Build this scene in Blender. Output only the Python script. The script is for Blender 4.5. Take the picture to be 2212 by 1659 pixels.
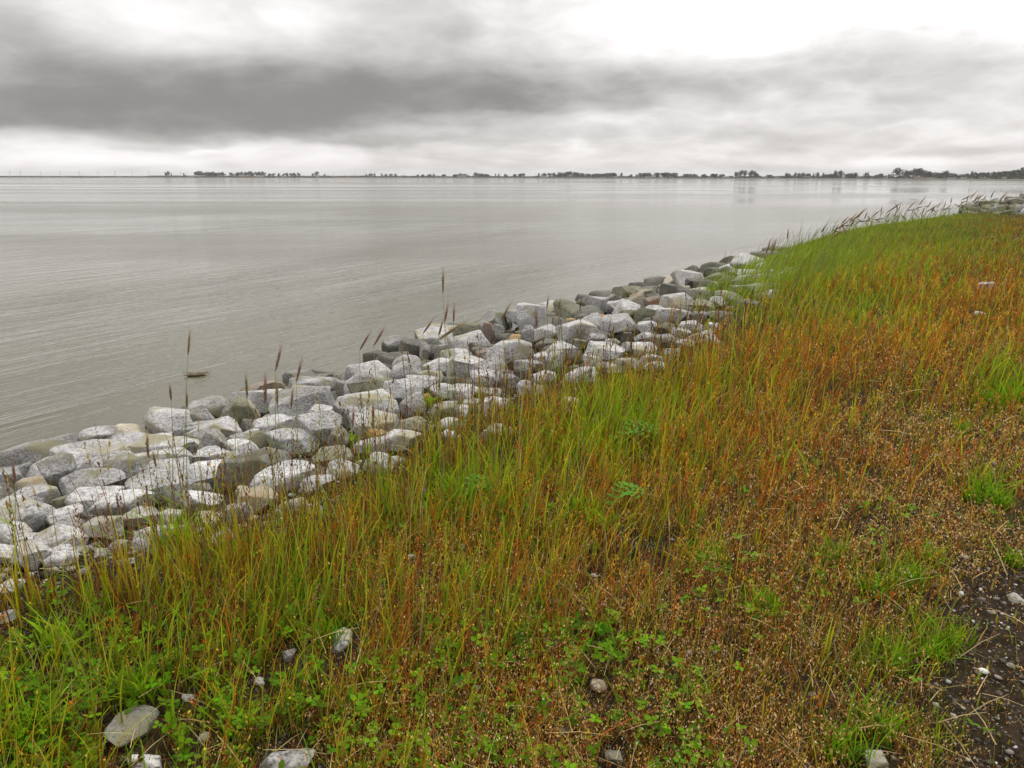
import bpy, math, random
import numpy as np
from mathutils import Vector, Matrix

for _o in list(bpy.data.objects):
    bpy.data.objects.remove(_o, do_unlink=True)

scene = bpy.context.scene
COL = scene.collection
rng = np.random.default_rng(11)
random.seed(11)

# ------------------------------------------------------------------ camera
F = 711.1                     # focal length in pixels of a 1024 px wide frame (25 mm on 36 mm)
PITCH = math.radians(16.27)
ROLL = math.radians(0.08)
EYE = np.array([0.0, 0.0, 1.65])
_f = np.array([0, math.cos(PITCH), -math.sin(PITCH)])
_r = np.array([1.0, 0, 0]); _u = np.array([0, math.sin(PITCH), math.cos(PITCH)])
CR = _r * math.cos(ROLL) + _u * math.sin(ROLL)
CU = _u * math.cos(ROLL) - _r * math.sin(ROLL)
CF = _f
cam_data = bpy.data.cameras.new('camera')
cam_data.lens = 25.0; cam_data.sensor_width = 36.0
cam_data.clip_start = 0.05; cam_data.clip_end = 40000
cam = bpy.data.objects.new('camera', cam_data); COL.objects.link(cam)
M = Matrix.Identity(4)
for i in range(3):
    M[i][0] = CR[i]; M[i][1] = CU[i]; M[i][2] = -CF[i]; M[i][3] = EYE[i]
cam.matrix_world = M
scene.camera = cam

# ------------------------------------------------------------------ light and sky
SUN_EL, SUN_AZ = 50.0, 28.0       # degrees; azimuth from +Y towards +X
sd = bpy.data.lights.new('sun', 'SUN'); sd.energy = 1.5; sd.angle = math.radians(11); sd.color = (1.0, 0.965, 0.92)
so = bpy.data.objects.new('sun', sd); COL.objects.link(so)
so.rotation_euler = (math.radians(90 - SUN_EL), 0, math.radians(180 - SUN_AZ))
scene.view_settings.view_transform = 'Standard'
scene.view_settings.look = 'None'
scene.view_settings.gamma = 1
scene.view_settings.exposure = 0.0
scene.view_settings.use_curve_mapping = False
scene.cycles.max_bounces = 5
scene.cycles.diffuse_bounces = 3
scene.cycles.glossy_bounces = 2
scene.cycles.transmission_bounces = 2
scene.cycles.transparent_max_bounces = 4
scene.cycles.caustics_reflective = False
scene.cycles.caustics_refractive = False


def pix_dir(px, py):
    """direction of a picture point (1024x768 scale)"""
    u = (px - 512) / F; v = -(py - 384) / F
    return u * CR + v * CU + CF


def unproj(px, py, z):
    d = pix_dir(px, py); t = (z - EYE[2]) / d[2]
    return EYE + d * t


def at_dist(px, py, dist):
    """point on the line of sight at a horizontal distance"""
    d = pix_dir(px, py); t = dist / math.hypot(d[0], d[1])
    return EYE + d * t


def proj(P):
    D = P - EYE
    dz = D @ CF; dz = np.where(dz < 0.05, 0.05, dz)
    return 512 + F * (D @ CR) / dz, 384 - F * (D @ CU) / dz


class E:
    """tiny expression builder for math nodes"""
    nt = None
    def __init__(self, s): self.s = s
    @staticmethod
    def op(o, a, b=None, c=None, clamp=False):
        n = E.nt.nodes.new('ShaderNodeMath'); n.operation = o; n.use_clamp = clamp
        for i, x in enumerate((a, b, c)):
            if x is None: continue
            if isinstance(x, E): E.nt.links.new(x.s, n.inputs[i])
            else: n.inputs[i].default_value = float(x)
        return E(n.outputs[0])
    def __add__(a, b): return E.op('ADD', a, b)
    __radd__ = __add__
    def __mul__(a, b): return E.op('MULTIPLY', a, b)
    __rmul__ = __mul__
    def __sub__(a, b): return E.op('SUBTRACT', a, b)
    def __rsub__(a, b): return E.op('SUBTRACT', b, a)
    def __truediv__(a, b): return E.op('DIVIDE', a, b)


def combine(nt, x, y, z):
    n = nt.nodes.new('ShaderNodeCombineXYZ')
    for i, q in enumerate((x, y, z)):
        if isinstance(q, E): nt.links.new(q.s, n.inputs[i])
        else: n.inputs[i].default_value = q
    return n.outputs[0]


def noise(nt, vec, scale, detail=3, rough=0.5, dist=0.0, out=0):
    n = nt.nodes.new('ShaderNodeTexNoise'); n.inputs['Scale'].default_value = scale
    n.inputs['Detail'].default_value = detail; n.inputs['Roughness'].default_value = rough
    n.inputs['Distortion'].default_value = dist
    if vec is not None: nt.links.new(vec, n.inputs['Vector'])
    return n.outputs[out]


def smooth(nt, x, lo, hi, a=0.0, b=1.0):
    n = nt.nodes.new('ShaderNodeMapRange'); n.interpolation_type = 'SMOOTHSTEP'
    nt.links.new(x.s if isinstance(x, E) else x, n.inputs['Value'])
    n.inputs['From Min'].default_value = lo; n.inputs['From Max'].default_value = hi
    n.inputs['To Min'].default_value = a; n.inputs['To Max'].default_value = b
    return E(n.outputs[0])


def mixc(nt, fac, a, b):
    n = nt.nodes.new('ShaderNodeMix'); n.data_type = 'RGBA'
    def put(i, v):
        if isinstance(v, E): nt.links.new(v.s, n.inputs[i])
        elif hasattr(v, 'links'): nt.links.new(v, n.inputs[i])
        elif isinstance(v, (int, float)): n.inputs[i].default_value = v
        else: n.inputs[i].default_value = (v[0], v[1], v[2], 1)
    put(0, fac); put(6, a); put(7, b)
    return n.outputs[2]


def build_world():
    w = bpy.data.worlds.new('World'); scene.world = w; w.use_nodes = True
    nt = w.node_tree; nt.nodes.clear(); E.nt = nt
    tc = nt.nodes.new('ShaderNodeTexCoord')
    sp = nt.nodes.new('ShaderNodeSeparateXYZ'); nt.links.new(tc.outputs['Generated'], sp.inputs[0])
    X, Y, Z = (E(sp.outputs[i]) for i in range(3))
    az0 = E.op('ARCTAN2', X, Y); el0 = E.op('ARCSINE', Z)
    # soft irregular edges: bend the cloud field with noise
    v1 = combine(nt, az0 * 1.0, el0 * 2.2, 0.0)
    nz1 = nt.nodes.new('ShaderNodeTexNoise'); nz1.inputs['Scale'].default_value = 6.5; nz1.inputs['Detail'].default_value = 7
    nz1.inputs['Roughness'].default_value = 0.55
    nt.links.new(v1, nz1.inputs['Vector'])
    s2 = nt.nodes.new('ShaderNodeSeparateColor'); nt.links.new(nz1.outputs['Color'], s2.inputs[0])
    w1 = E(s2.outputs[0]) - 0.5; w2 = E(s2.outputs[1]) - 0.5
    az = az0 + w1 * 0.22
    el = el0 + w2 * 0.050
    # cloud banks: (x, y, rx, ry_above, ry_below, amount) read off the picture at 2212 px width
    banks = [
        # the big dark bank: soft above, sharp base
        (150, 262, 330, 110, 14, -.18), (560, 292, 300, 125, 12, -.18), (840, 268, 220, 95, 12, -.15), (1090, 238, 190, 80, 12, -.16),
        (330, 232, 360, 42, 30, -.10), (690, 215, 330, 46, 34, -.10), (1000, 190, 260, 46, 40, -.10), (1330, 196, 230, 44, 30, -.13),
        (1600, 186, 170, 28, 22, -.09), (900, 110, 330, 46, 60, -.07), (420, 155, 430, 40, 60, -.06), (-60, 190, 220, 110, 70, -.08),
        (1120, 45, 230, 50, 50, -.10), (-20, 0, 70, 60, 60, -.16), (1420, 120, 160, 34, 44, -.05),
        (1850, 118, 260, 26, 40, -.075), (2130, 190, 200, 50, 50, -.09), (1640, 225, 240, 24, 24, -.05), (1180, 300, 220, 12, 10, -.06), (880, 306, 130, 8, 6, -.10),
        (1660, 290, 120, 10, 9, -.07), (2080, 322, 180, 12, 8, -.11), (1880, 268, 130, 10, 12, -.06), (1250, 345, 300, 14, 14, -.04), (1400, 318, 120, 9, 8, -.05),
        (1200, 365, 900, 14, 10, -.06), (2050, 374, 500, 9, 8, -.06), (285, 308, 60, 6, 5, -.08), (1930, 225, 80, 12, 12, -.05),
        (1950, 20, 620, 90, 62, .22), (120, 60, 150, 50, 40, .06), (560, 60, 130, 40, 30, .06), (1760, 225, 160, 40, 36, .10), (300, 50, 260, 42, 40, .08), (1480, 30, 160, 60, 60, .08),
        (1233, 308, 26, 12, 11, .10), (1900, 343, 300, 14, 10, .08), (120, 335, 280, 22, 26, .05), (640, 345, 300, 18, 20, .03),
        (470, 316, 40, 5, 4, .12), (650, 120, 260, 30, 30, .04), (1330, 262, 90, 14, 10, .05), (2000, 270, 120, 16, 16, .06),
    ]
    V = None
    for (bx, by, rx, ru, rd, amt) in banks:
        d = pix_dir(bx * 1024 / 2212, by * 1024 / 2212); d = d / np.linalg.norm(d)
        a0 = math.atan2(d[0], d[1]); e0 = math.asin(d[2]); k = 1 / 1536.0
        da = (az - a0) * (1 / (rx * k))
        de = el - e0
        g = E.op('GREATER_THAN', de, 0.0)
        iu, idn = 1 / (ru * k), 1 / (rd * k)
        de = de * (g * (iu - idn) + idn)
        G = E.op('EXPONENT', (da * da + de * de) * -0.8)
        V = G * amt if V is None else V + G * amt
    # billows, flattened towards the horizon
    hz = smooth(nt, el0, 0.0, 0.22, 1.0, 0.45)
    vb = combine(nt, az0 * 1.0, E.op('POWER', E.op('MAXIMUM', el0, 0.0001), 0.72) * 2.0, 3.0)
    fs = E(noise(nt, vb, 6.5, 8, 0.55, 0.35)) - 0.5
    n2 = nt.nodes.new('ShaderNodeTexNoise'); n2.inputs['Scale'].default_value = 10.0; n2.inputs['Detail'].default_value = 6
    n2.inputs['Roughness'].default_value = 0.5; n2.inputs['Distortion'].default_value = 0.2
    nt.links.new(vb, n2.inputs['Vector'])
    ed = E.op('ABSOLUTE', E(n2.outputs[0]) - 0.5)               # creased billow edges
    right = smooth(nt, az0, -0.35, 0.25, 0.55, 1.25)
    low = V * 0.86 + 0.92 + fs * 0.42 + (ed - 0.08) * -0.30 * right
    low = E.op('SMOOTH_MAX', low, 0.55, 0.08)
    # overcast above the picture: brightest overhead and towards the sun
    hi_n = E(noise(nt, combine(nt, X, Y, Z), 2.2, 5, 0.55, 0.3)) - 0.5
    sd_ = Vector((math.sin(math.radians(SUN_AZ)) * math.cos(math.radians(SUN_EL)),
                  math.cos(math.radians(SUN_AZ)) * math.cos(math.radians(SUN_EL)), math.sin(math.radians(SUN_EL))))
    sdot = X * sd_.x + Y * sd_.y + Z * sd_.z
    glow = E.op('POWER', E.op('MAXIMUM', sdot, 0.0), 3.0)
    high = glow * 0.30 + 1.06 + hi_n * 0.25
    back = smooth(nt, Y, -0.1, 0.35, 0.0, 1.0)
    t = smooth(nt, el0, 0.20, 0.38)
    t = E.op('MAXIMUM', t, 1.0 - back)
    val = low * (1.0 - t) + high * t
    val = E.op('MAXIMUM', val, 0.3)
    lin = E.op('POWER', val, 2.2)
    # dark cloud is neutral to faintly warm, bright cloud faintly warm
    c = mixc(nt, E.op('MULTIPLY', lin, 1.0, clamp=True), (1.0, 0.955, 0.925), (1.0, 0.972, 0.962))
    sc_ = nt.nodes.new('ShaderNodeVectorMath'); sc_.operation = 'SCALE'
    nt.links.new(c, sc_.inputs[0]); nt.links.new((lin * 10.0).s, sc_.inputs['Scale'])
    sky = nt.nodes.new('ShaderNodeTexSky'); sky.sky_type = 'NISHITA'; sky.sun_disc = False
    sky.sun_elevation = math.radians(SUN_EL); sky.sun_rotation = math.radians(SUN_AZ)
    mx = mixc(nt, 0.97, sky.outputs[0], sc_.outputs[0])
    bg = nt.nodes.new('ShaderNodeBackground'); bg.inputs['Strength'].default_value = 0.1
    nt.links.new(mx, bg.inputs['Color'])
    out = nt.nodes.new('ShaderNodeOutputWorld'); nt.links.new(bg.outputs[0], out.inputs['Surface'])


build_world()


# ------------------------------------------------------------------ object helpers
def tag(o, label=None, cat=None, group=None, kind=None):
    if label: o['label'] = label
    if cat: o['category'] = cat
    if group: o['group'] = group
    if kind: o['kind'] = kind
    return o


def empty(name, loc, rz=0.0, label=None, cat=None, group=None):
    o = bpy.data.objects.new(name, None); o.empty_display_size = 0.1
    COL.objects.link(o); o.location = tuple(float(v) for v in loc); o.rotation_euler = (0, 0, rz)
    return tag(o, label, cat, group)


def mesh_np(name, V, groups, mat=None, col=None, smooth_shade=True, parent=None):
    """groups: list of int arrays (n,k) of face corners"""
    me = bpy.data.meshes.new(name)
    V = np.ascontiguousarray(V, dtype=np.float32)
    me.vertices.add(len(V)); me.vertices.foreach_set('co', V.ravel())
    loops = np.concatenate([g.ravel() for g in groups if len(g)]).astype(np.int32)
    tot = np.concatenate([np.full(len(g), g.shape[1], np.int32) for g in groups if len(g)])
    start = np.concatenate([[0], np.cumsum(tot)[:-1]]).astype(np.int32)
    me.loops.add(len(loops)); me.loops.foreach_set('vertex_index', loops)
    me.polygons.add(len(tot)); me.polygons.foreach_set('loop_start', start); me.polygons.foreach_set('loop_total', tot)
    if smooth_shade: me.polygons.foreach_set('use_smooth', np.ones(len(tot), bool))
    me.update(calc_edges=True)
    if col is not None:
        a = me.color_attributes.new('col', 'FLOAT_COLOR', 'POINT')
        c4 = np.ones((len(V), 4), np.float32); c4[:, :3] = col
        a.data.foreach_set('color', c4.ravel())
    if mat: me.materials.append(mat)
    o = bpy.data.objects.new(name, me); COL.objects.link(o)
    if parent is not None: o.parent = parent
    return o


class MB:
    """collects simple shapes into one mesh"""
    def __init__(self): self.v = []; self.f = {}; self.n = 0
    def add(self, V, faces):
        V = np.asarray(V, float)
        for f in faces:
            self.f.setdefault(len(f), []).append([i + self.n for i in f])
        self.v.append(V); self.n += len(V)
    def box(self, c, s, rz=0.0):
        x, y, z = s[0] / 2, s[1] / 2, s[2] / 2
        P = np.array([(-x, -y, -z), (x, -y, -z), (x, y, -z), (-x, y, -z), (-x, -y, z), (x, -y, z), (x, y, z), (-x, y, z)])
        ca, sa = math.cos(rz), math.sin(rz)
        P = np.stack([P[:, 0] * ca - P[:, 1] * sa, P[:, 0] * sa + P[:, 1] * ca, P[:, 2]], 1) + np.array(c)
        self.add(P, [(0, 3, 2, 1), (4, 5, 6, 7), (0, 1, 5, 4), (1, 2, 6, 5), (2, 3, 7, 6), (3, 0, 4, 7)])
    def tube(self, pts, rad, n=6):
        pts = [np.asarray(p, float) for p in pts]; V = []; Fc = []
        for i, p in enumerate(pts):
            d = pts[min(i + 1, len(pts) - 1)] - pts[max(i - 1, 0)]; d = d / (np.linalg.norm(d) + 1e-9)
            a = np.cross(d, [0.31, 0.95, 0.02]); a /= np.linalg.norm(a); b = np.cross(d, a)
            r = rad[i] if hasattr(rad, '__len__') else rad
            for k in range(n):
                t = 2 * math.pi * k / n; V.append(p + r * (a * math.cos(t) + b * math.sin(t)))
        for i in range(len(pts) - 1):
            for k in range(n):
                k2 = (k + 1) % n; Fc.append((i * n + k, i * n + k2, (i + 1) * n + k2, (i + 1) * n + k))
        Fc.append(tuple(range(n))[::-1]); Fc.append(tuple((len(pts) - 1) * n + k for k in range(n)))
        self.add(V, Fc)
    def blade(self, pts, wid, side):
        """flat leaf along pts"""
        side = np.asarray(side, float); side = side / np.linalg.norm(side); V = []; Fc = []
        for p, w in zip(pts, wid):
            p = np.asarray(p, float); V.append(p - side * w / 2); V.append(p + side * w / 2)
        for i in range(len(pts) - 1): Fc.append((2 * i, 2 * i + 1, 2 * i + 3, 2 * i + 2))
        self.add(V, Fc)
    def build(self, name, mat, parent=None, sm=True, col=None):
        return mesh_np(name, np.concatenate(self.v), [np.array(g) for g in self.f.values()], mat, col, sm, parent)


def copy_tree(o, parent=None):
    c = o.copy(); COL.objects.link(c); c.parent = parent
    for ch in list(o.children): copy_tree(ch, c)
    return c


# ------------------------------------------------------------------ numpy noise
def _hash(ix, iy, seed):
    h = (ix.astype(np.int64) * 374761393 + iy.astype(np.int64) * 668265263 + seed * 974634777) & 0xFFFFFFFF
    h = ((h ^ (h >> 13)) * 1274126177) & 0xFFFFFFFF
    return ((h ^ (h >> 16)) & 0xFFFF) / 65535.0


def vnoise(x, y, seed=0):
    ix = np.floor(x); iy = np.floor(y); fx = x - ix; fy = y - iy
    fx = fx * fx * (3 - 2 * fx); fy = fy * fy * (3 - 2 * fy)
    a = _hash(ix, iy, seed); b = _hash(ix + 1, iy, seed); c = _hash(ix, iy + 1, seed); d = _hash(ix + 1, iy + 1, seed)
    return (a * (1 - fx) + b * fx) * (1 - fy) + (c * (1 - fx) + d * fx) * fy


def fbm(x, y, seed=0, octv=4):
    s = 0; a = 0.5; t = 0
    for i in range(octv):
        s = s + a * vnoise(x * 2 ** i, y * 2 ** i, seed + i * 17); t += a; a *= 0.5
    return s / t


# ------------------------------------------------------------------ materials
def new_mat(name):
    m = bpy.data.materials.new(name); m.use_nodes = True; nt = m.node_tree
    nt.nodes.clear(); E.nt = nt
    out = nt.nodes.new('ShaderNodeOutputMaterial'); p = nt.nodes.new('ShaderNodeBsdfPrincipled')
    nt.links.new(p.outputs[0], out.inputs[0])
    return m, nt, p, out


def plain(name, c, rough=0.8, var=0.25, scale=8.0):
    m, nt, p, out = new_mat(name)
    tc = nt.nodes.new('ShaderNodeTexCoord')
    nz = noise(nt, tc.outputs['Object'], scale, 4)
    col = mixc(nt, E(nz), tuple(v * (1 - var) for v in c), tuple(min(1, v * (1 + var)) for v in c))
    nt.links.new(col, p.inputs['Base Color']); p.inputs['Roughness'].default_value = rough
    return m


def leaf_mat(name, transl=0.35, rough=0.6, spec=0.08):
    """colour from the mesh's own 'col' attribute; thin leaves let light through"""
    m, nt, p, out = new_mat(name)
    a = nt.nodes.new('ShaderNodeAttribute'); a.attribute_name = 'col'
    nt.links.new(a.outputs['Color'], p.inputs['Base Color'])
    p.inputs['Roughness'].default_value = rough
    p.inputs['Specular IOR Level'].default_value = spec
    if transl > 0:
        t = nt.nodes.new('ShaderNodeBsdfTranslucent'); nt.links.new(a.outputs['Color'], t.inputs['Color'])
        mx = nt.nodes.new('ShaderNodeMixShader'); mx.inputs[0].default_value = transl
        nt.links.new(p.outputs[0], mx.inputs[1]); nt.links.new(t.outputs[0], mx.inputs[2])
        nt.links.new(mx.outputs[0], out.inputs[0])
    return m


def rock_mat(name, dark, mid, light, stain=None, stain_amt=0.0, streak=0.5):
    m, nt, p, out = new_mat(name)
    tc = nt.nodes.new('ShaderNodeTexCoord'); oi = nt.nodes.new('ShaderNodeObjectInfo')
    mp = nt.nodes.new('ShaderNodeVectorMath'); mp.operation = 'ADD'
    nt.links.new(tc.outputs['Object'], mp.inputs[0])
    rnd = E(oi.outputs['Random'])
    nt.links.new(combine(nt, rnd * 37.0, rnd * 11.0, rnd * 23.0), mp.inputs[1])
    P = mp.outputs[0]
    big = E(noise(nt, P, 3.2, 4, 0.55, 0.3)); fine = E(noise(nt, P, 42.0, 5, 0.7)); spk = E(noise(nt, P, 110.0, 2, 0.6))
    mpp = nt.nodes.new('ShaderNodeMapping'); mpp.inputs['Scale'].default_value = (1.0, 1.0, 5.5); mpp.inputs['Rotation'].default_value = (0.35, 0.2, 0)
    nt.links.new(P, mpp.inputs['Vector'])
    st = E(noise(nt, mpp.outputs[0], 11.0, 5, 0.68, 0.8))
    t = smooth(nt, big * 0.30 + fine * 0.5 + st * (0.45 * streak) + spk * 0.15, 0.46, 0.72)
    c = mixc(nt, t, dark, light)
    c = mixc(nt, 0.30, c, mid)
    pit = smooth(nt, fine * 0.5 + spk * 0.5, 0.38, 0.47, 0.5, 1.0)
    mu = nt.nodes.new('ShaderNodeVectorMath'); mu.operation = 'SCALE'
    nt.links.new(c, mu.inputs[0]); nt.links.new((pit * (rnd * 0.3 + 0.85)).s, mu.inputs['Scale']); c = mu.outputs[0]
    if stain:
        c = mixc(nt, smooth(nt, E(noise(nt, P, 2.4, 4, 0.6, 0.5)), 0.62 - stain_amt * 0.3, 0.74 - stain_amt * 0.2), c, stain)
    # the dark band left by the river on whatever stands in it
    ge = nt.nodes.new('ShaderNodeNewGeometry'); sz = nt.nodes.new('ShaderNodeSeparateXYZ'); nt.links.new(ge.outputs['Position'], sz.inputs[0])
    wob = E(noise(nt, ge.outputs['Position'], 5.0, 3)) * 0.10
    wet = smooth(nt, E(sz.outputs[2]) - wob, -1.46, -1.38, 1.0, 0.0)
    c = mixc(nt, wet * 0.8, c, (.055, .050, .032))
    nt.links.new(c, p.inputs['Base Color']); nt.links.new((0.88 - wet * 0.5).s, p.inputs['Roughness'])
    p.inputs['Specular IOR Level'].default_value = 0.25
    b = nt.nodes.new('ShaderNodeBump'); b.inputs['Distance'].default_value = 0.02; b.inputs['Strength'].default_value = 0.9
    nt.links.new((st * 0.6 + fine * 0.5 + spk * 0.12).s, b.inputs['Height']); nt.links.new(b.outputs[0], p.inputs['Normal'])
    return m


MAT = {}
MAT['pale'] = rock_mat('pale_granite', (.16, .157, .15), (.40, .392, .38), (.72, .71, .69), (.30, .28, .19), .42)
MAT['grey'] = rock_mat('grey_granite', (.09, .088, .08), (.25, .246, .235), (.52, .51, .495), (.20, .19, .12), .45)
MAT['dark'] = rock_mat('dark_stone', (.06, .058, .045), (.13, .128, .105), (.24, .235, .205), (.10, .085, .05), .3)
MAT['olive'] = rock_mat('olive_stone', (.10, .10, .06), (.19, .19, .13), (.32, .315, .235), (.10, .10, .05), .4)
MAT['beige'] = rock_mat('beige_stone', (.25, .22, .16), (.38, .34, .26), (.54, .50, .40), (.30, .22, .12), .3)
MAT['brown'] = rock_mat('brown_stone', (.13, .10, .075), (.22, .18, .14), (.34, .30, .25), (.26, .12, .05), .35)
MAT['rust'] = rock_mat('rusty_stone', (.20, .12, .05), (.36, .24, .11), (.50, .40, .24), (.35, .16, .05), .6)
MAT['rubble'] = rock_mat('gap_shade_rubble', (.035, .032, .024), (.085, .08, .065), (.22, .21, .18), (.10, .09, .05), .3)  # stone colour darkened to paint shade into the gaps between boulders
MAT['leaf'] = leaf_mat('leaf_blades', 0.38)
MAT['husk'] = leaf_mat('dry_husks', 0.25, 0.6, 0.12)
MAT['head'] = leaf_mat('seed_heads', 0.15, 0.6, 0.1)


def ground_mat():
    m, nt, p, out = new_mat('soil_and_gravel')
    tc = nt.nodes.new('ShaderNodeTexCoord'); P = tc.outputs['Object']
    big = E(noise(nt, P, 1.3, 5, 0.6)); mid = E(noise(nt, P, 14, 5, 0.65)); fine = E(noise(nt, P, 90, 4, 0.7))
    c = mixc(nt, smooth(nt, mid * 0.6 + fine * 0.5, 0.4, 0.72), (.010, .007, .004), (.045, .032, .019))
    c = mixc(nt, smooth(nt, big, 0.45, 0.7), c, (.030, .027, .010))
    vo = nt.nodes.new('ShaderNodeTexVoronoi'); vo.inputs['Scale'].default_value = 70
    nt.links.new(P, vo.inputs['Vector'])
    sv = nt.nodes.new('ShaderNodeSeparateColor'); nt.links.new(vo.outputs['Color'], sv.inputs[0])
    peb = E.op('GREATER_THAN', E(sv.outputs[0]), 0.72) * smooth(nt, E(vo.outputs['Distance']), 0.35, 0.5, 1.0, 0.0)
    c = mixc(nt, peb * 0.55, c, mixc(nt, E(sv.outputs[1]), (.05, .043, .034), (.20, .18, .15)))
    nt.links.new(c, p.inputs['Base Color']); p.inputs['Roughness'].default_value = 0.95
    p.inputs['Specular IOR Level'].default_value = 0.05
    b = nt.nodes.new('ShaderNodeBump'); b.inputs['Distance'].default_value = 0.015; b.inputs['Strength'].default_value = 0.8
    nt.links.new((mid * 0.6 + fine * 0.3 + peb * 0.4).s, b.inputs['Height']); nt.links.new(b.outputs[0], p.inputs['Normal'])
    return m


def water_mat():
    m, nt, p, out = new_mat('silty_river_water')
    tc = nt.nodes.new('ShaderNodeTexCoord')
    rot = nt.nodes.new('ShaderNodeMapping'); rot.vector_type = 'POINT'
    rot.inputs['Rotation'].default_value = (0, 0, math.radians(-57))
    nt.links.new(tc.outputs['Object'], rot.inputs['Vector'])
    R = rot.outputs[0]                              # x now runs along the crests
    def lay(sx, sy, scale, det=3, rough=0.5, dist=0.2):
        mp = nt.nodes.new('ShaderNodeMapping'); mp.inputs['Scale'].default_value = (sx, sy, 1)
        nt.links.new(R, mp.inputs['Vector']); return E(noise(nt, mp.outputs[0], scale, det, rough, dist))
    a = lay(0.14, 1.0, 3.0, 4, 0.62, 0.3)           # short wind ripples
    b_ = lay(0.25, 1.0, 9.0, 3, 0.5, 0.3)
    c_ = lay(0.10, 1.0, 0.45, 2, 0.5, 0.3)          # long swell
    patch = lay(0.3, 1.0, 0.055, 4, 0.6, 0.6)       # ruffled and calm water
    sp_ = nt.nodes.new('ShaderNodeMapping'); sp_.inputs['Scale'].default_value = (0.12, 1.0, 1)
    sp_.inputs['Rotation'].default_value = (0, 0, math.radians(-3))
    nt.links.new(tc.outputs['Object'], sp_.inputs['Vector'])
    bands = E(noise(nt, sp_.outputs[0], 0.022, 4, 0.6, 0.2))   # slicks running across the river
    k = smooth(nt, patch, 0.42, 0.60, 0.22, 1.0)
    bk = smooth(nt, bands, 0.44, 0.58, 0.0, 1.0)
    h = a * 0.115 * k + b_ * 0.022 * k + c_ * 0.055
    bp = nt.nodes.new('ShaderNodeBump'); bp.inputs['Distance'].default_value = 1.0; bp.inputs['Strength'].default_value = 1.0
    nt.links.new(h.s, bp.inputs['Height']); nt.links.new(bp.outputs[0], p.inputs['Normal'])
    silt = E(noise(nt, tc.outputs['Object'], 0.15, 3))
    c = mixc(nt, silt, (.078, .074, .038), (.094, .088, .047))
    nt.links.new(c, p.inputs['Base Color'])
    nt.links.new((bk * 0.10 + 0.03).s, p.inputs['Roughness'])
    p.inputs['IOR'].default_value = 1.333
    p.inputs['Specular IOR Level'].default_value = 0.5
    return m


MAT['ground'] = ground_mat()
MAT['water'] = water_mat()


# ------------------------------------------------------------------ the shape of the bank
WATER_Z = -1.5
crest_px = [(0, 580), (125, 562), (222, 541), (301, 513), (393, 467), (486, 422), (579, 388), (680, 362), (727, 342), (764, 305), (796, 280)]
shore_px = [(0, 482), (90, 457), (150, 433), (235, 408), (300, 393), (340, 375), (420, 345), (500, 325), (560, 312), (680, 283), (740, 268)]
CREST = np.array([(-60, -90), (-20, -28), (-6, -3.5)] + [tuple(unproj(x, y, -0.1)[:2]) for x, y in crest_px] +
                 [(7.6, 18), (12, 25), (20, 33.5), (30, 43), (50, 60), (90, 90), (900, 700)], float)
SHORE = np.array([(-66, -88), (-25, -25), (-9.6, 0.6)] + [tuple(unproj(x, y, WATER_Z)[:2]) for x, y in shore_px] +
                 [(14, 33.5), (22, 42), (31, 52), (55, 74), (95, 103), (905, 713)], float)


def sdist(P, line):
    """signed distance to a polyline, positive on its left (the river side)"""
    best = np.full(len(P), 1e18); sg = np.ones(len(P)); arc = np.zeros(len(P)); acc = 0.0
    for a, b in zip(line[:-1], line[1:]):
        d = b - a; L2 = d @ d
        t = np.clip(((P - a) @ d) / L2, 0, 1)
        q = P - (a + t[:, None] * d); dd = (q ** 2).sum(1)
        cr = d[0] * (P[:, 1] - a[1]) - d[1] * (P[:, 0] - a[0])
        m = dd < best
        best[m] = dd[m]; sg[m] = np.sign(cr[m]); arc[m] = acc + t[m] * math.sqrt(L2); acc += math.sqrt(L2)
    return np.sqrt(best) * sg, arc


def knoll(x, y):
    """heap of armour stone on the bank far to the right"""
    return 0.72 * np.exp(-(((x - 26.3) / 3.4) ** 2 + ((y - 35.5) / 3.4) ** 2))


def height(x, y, rocks=False):
    P = np.stack([x, y], 1)
    dc, _ = sdist(P, CREST); dw, _ = sdist(P, SHORE)
    fr = np.clip(dc / np.maximum(dc - np.minimum(dw, -0.001), 0.01), 0, 1)
    z = np.where(dc <= 0, 0.0, np.where(dw < 0, WATER_Z * fr, WATER_Z - 0.35 * dw))
    z = z - 0.10 * np.clip(1 + dc / 1.2, 0, 1) * (dc <= 0) - 0.10 * np.clip(1 - dc / 0.8, 0, 1) * (dc > 0)
    z = np.maximum(z, -4.0)
    land = np.clip(-dc / 2.0, 0, 1)
    z = z + 0.06 * (fbm(x * 0.7, y * 0.7, 3) - 0.5) * np.clip(1 - np.hypot(x, y) / 400, 0, 1)
    z = z + 0.035 * (fbm(x * 4, y * 4, 5) - 0.5) * (np.hypot(x, y) < 60)
    z = z + knoll(x, y)
    return z


def hgt(x, y): return float(height(np.array([float(x)]), np.array([float(y)]))[0])


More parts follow.
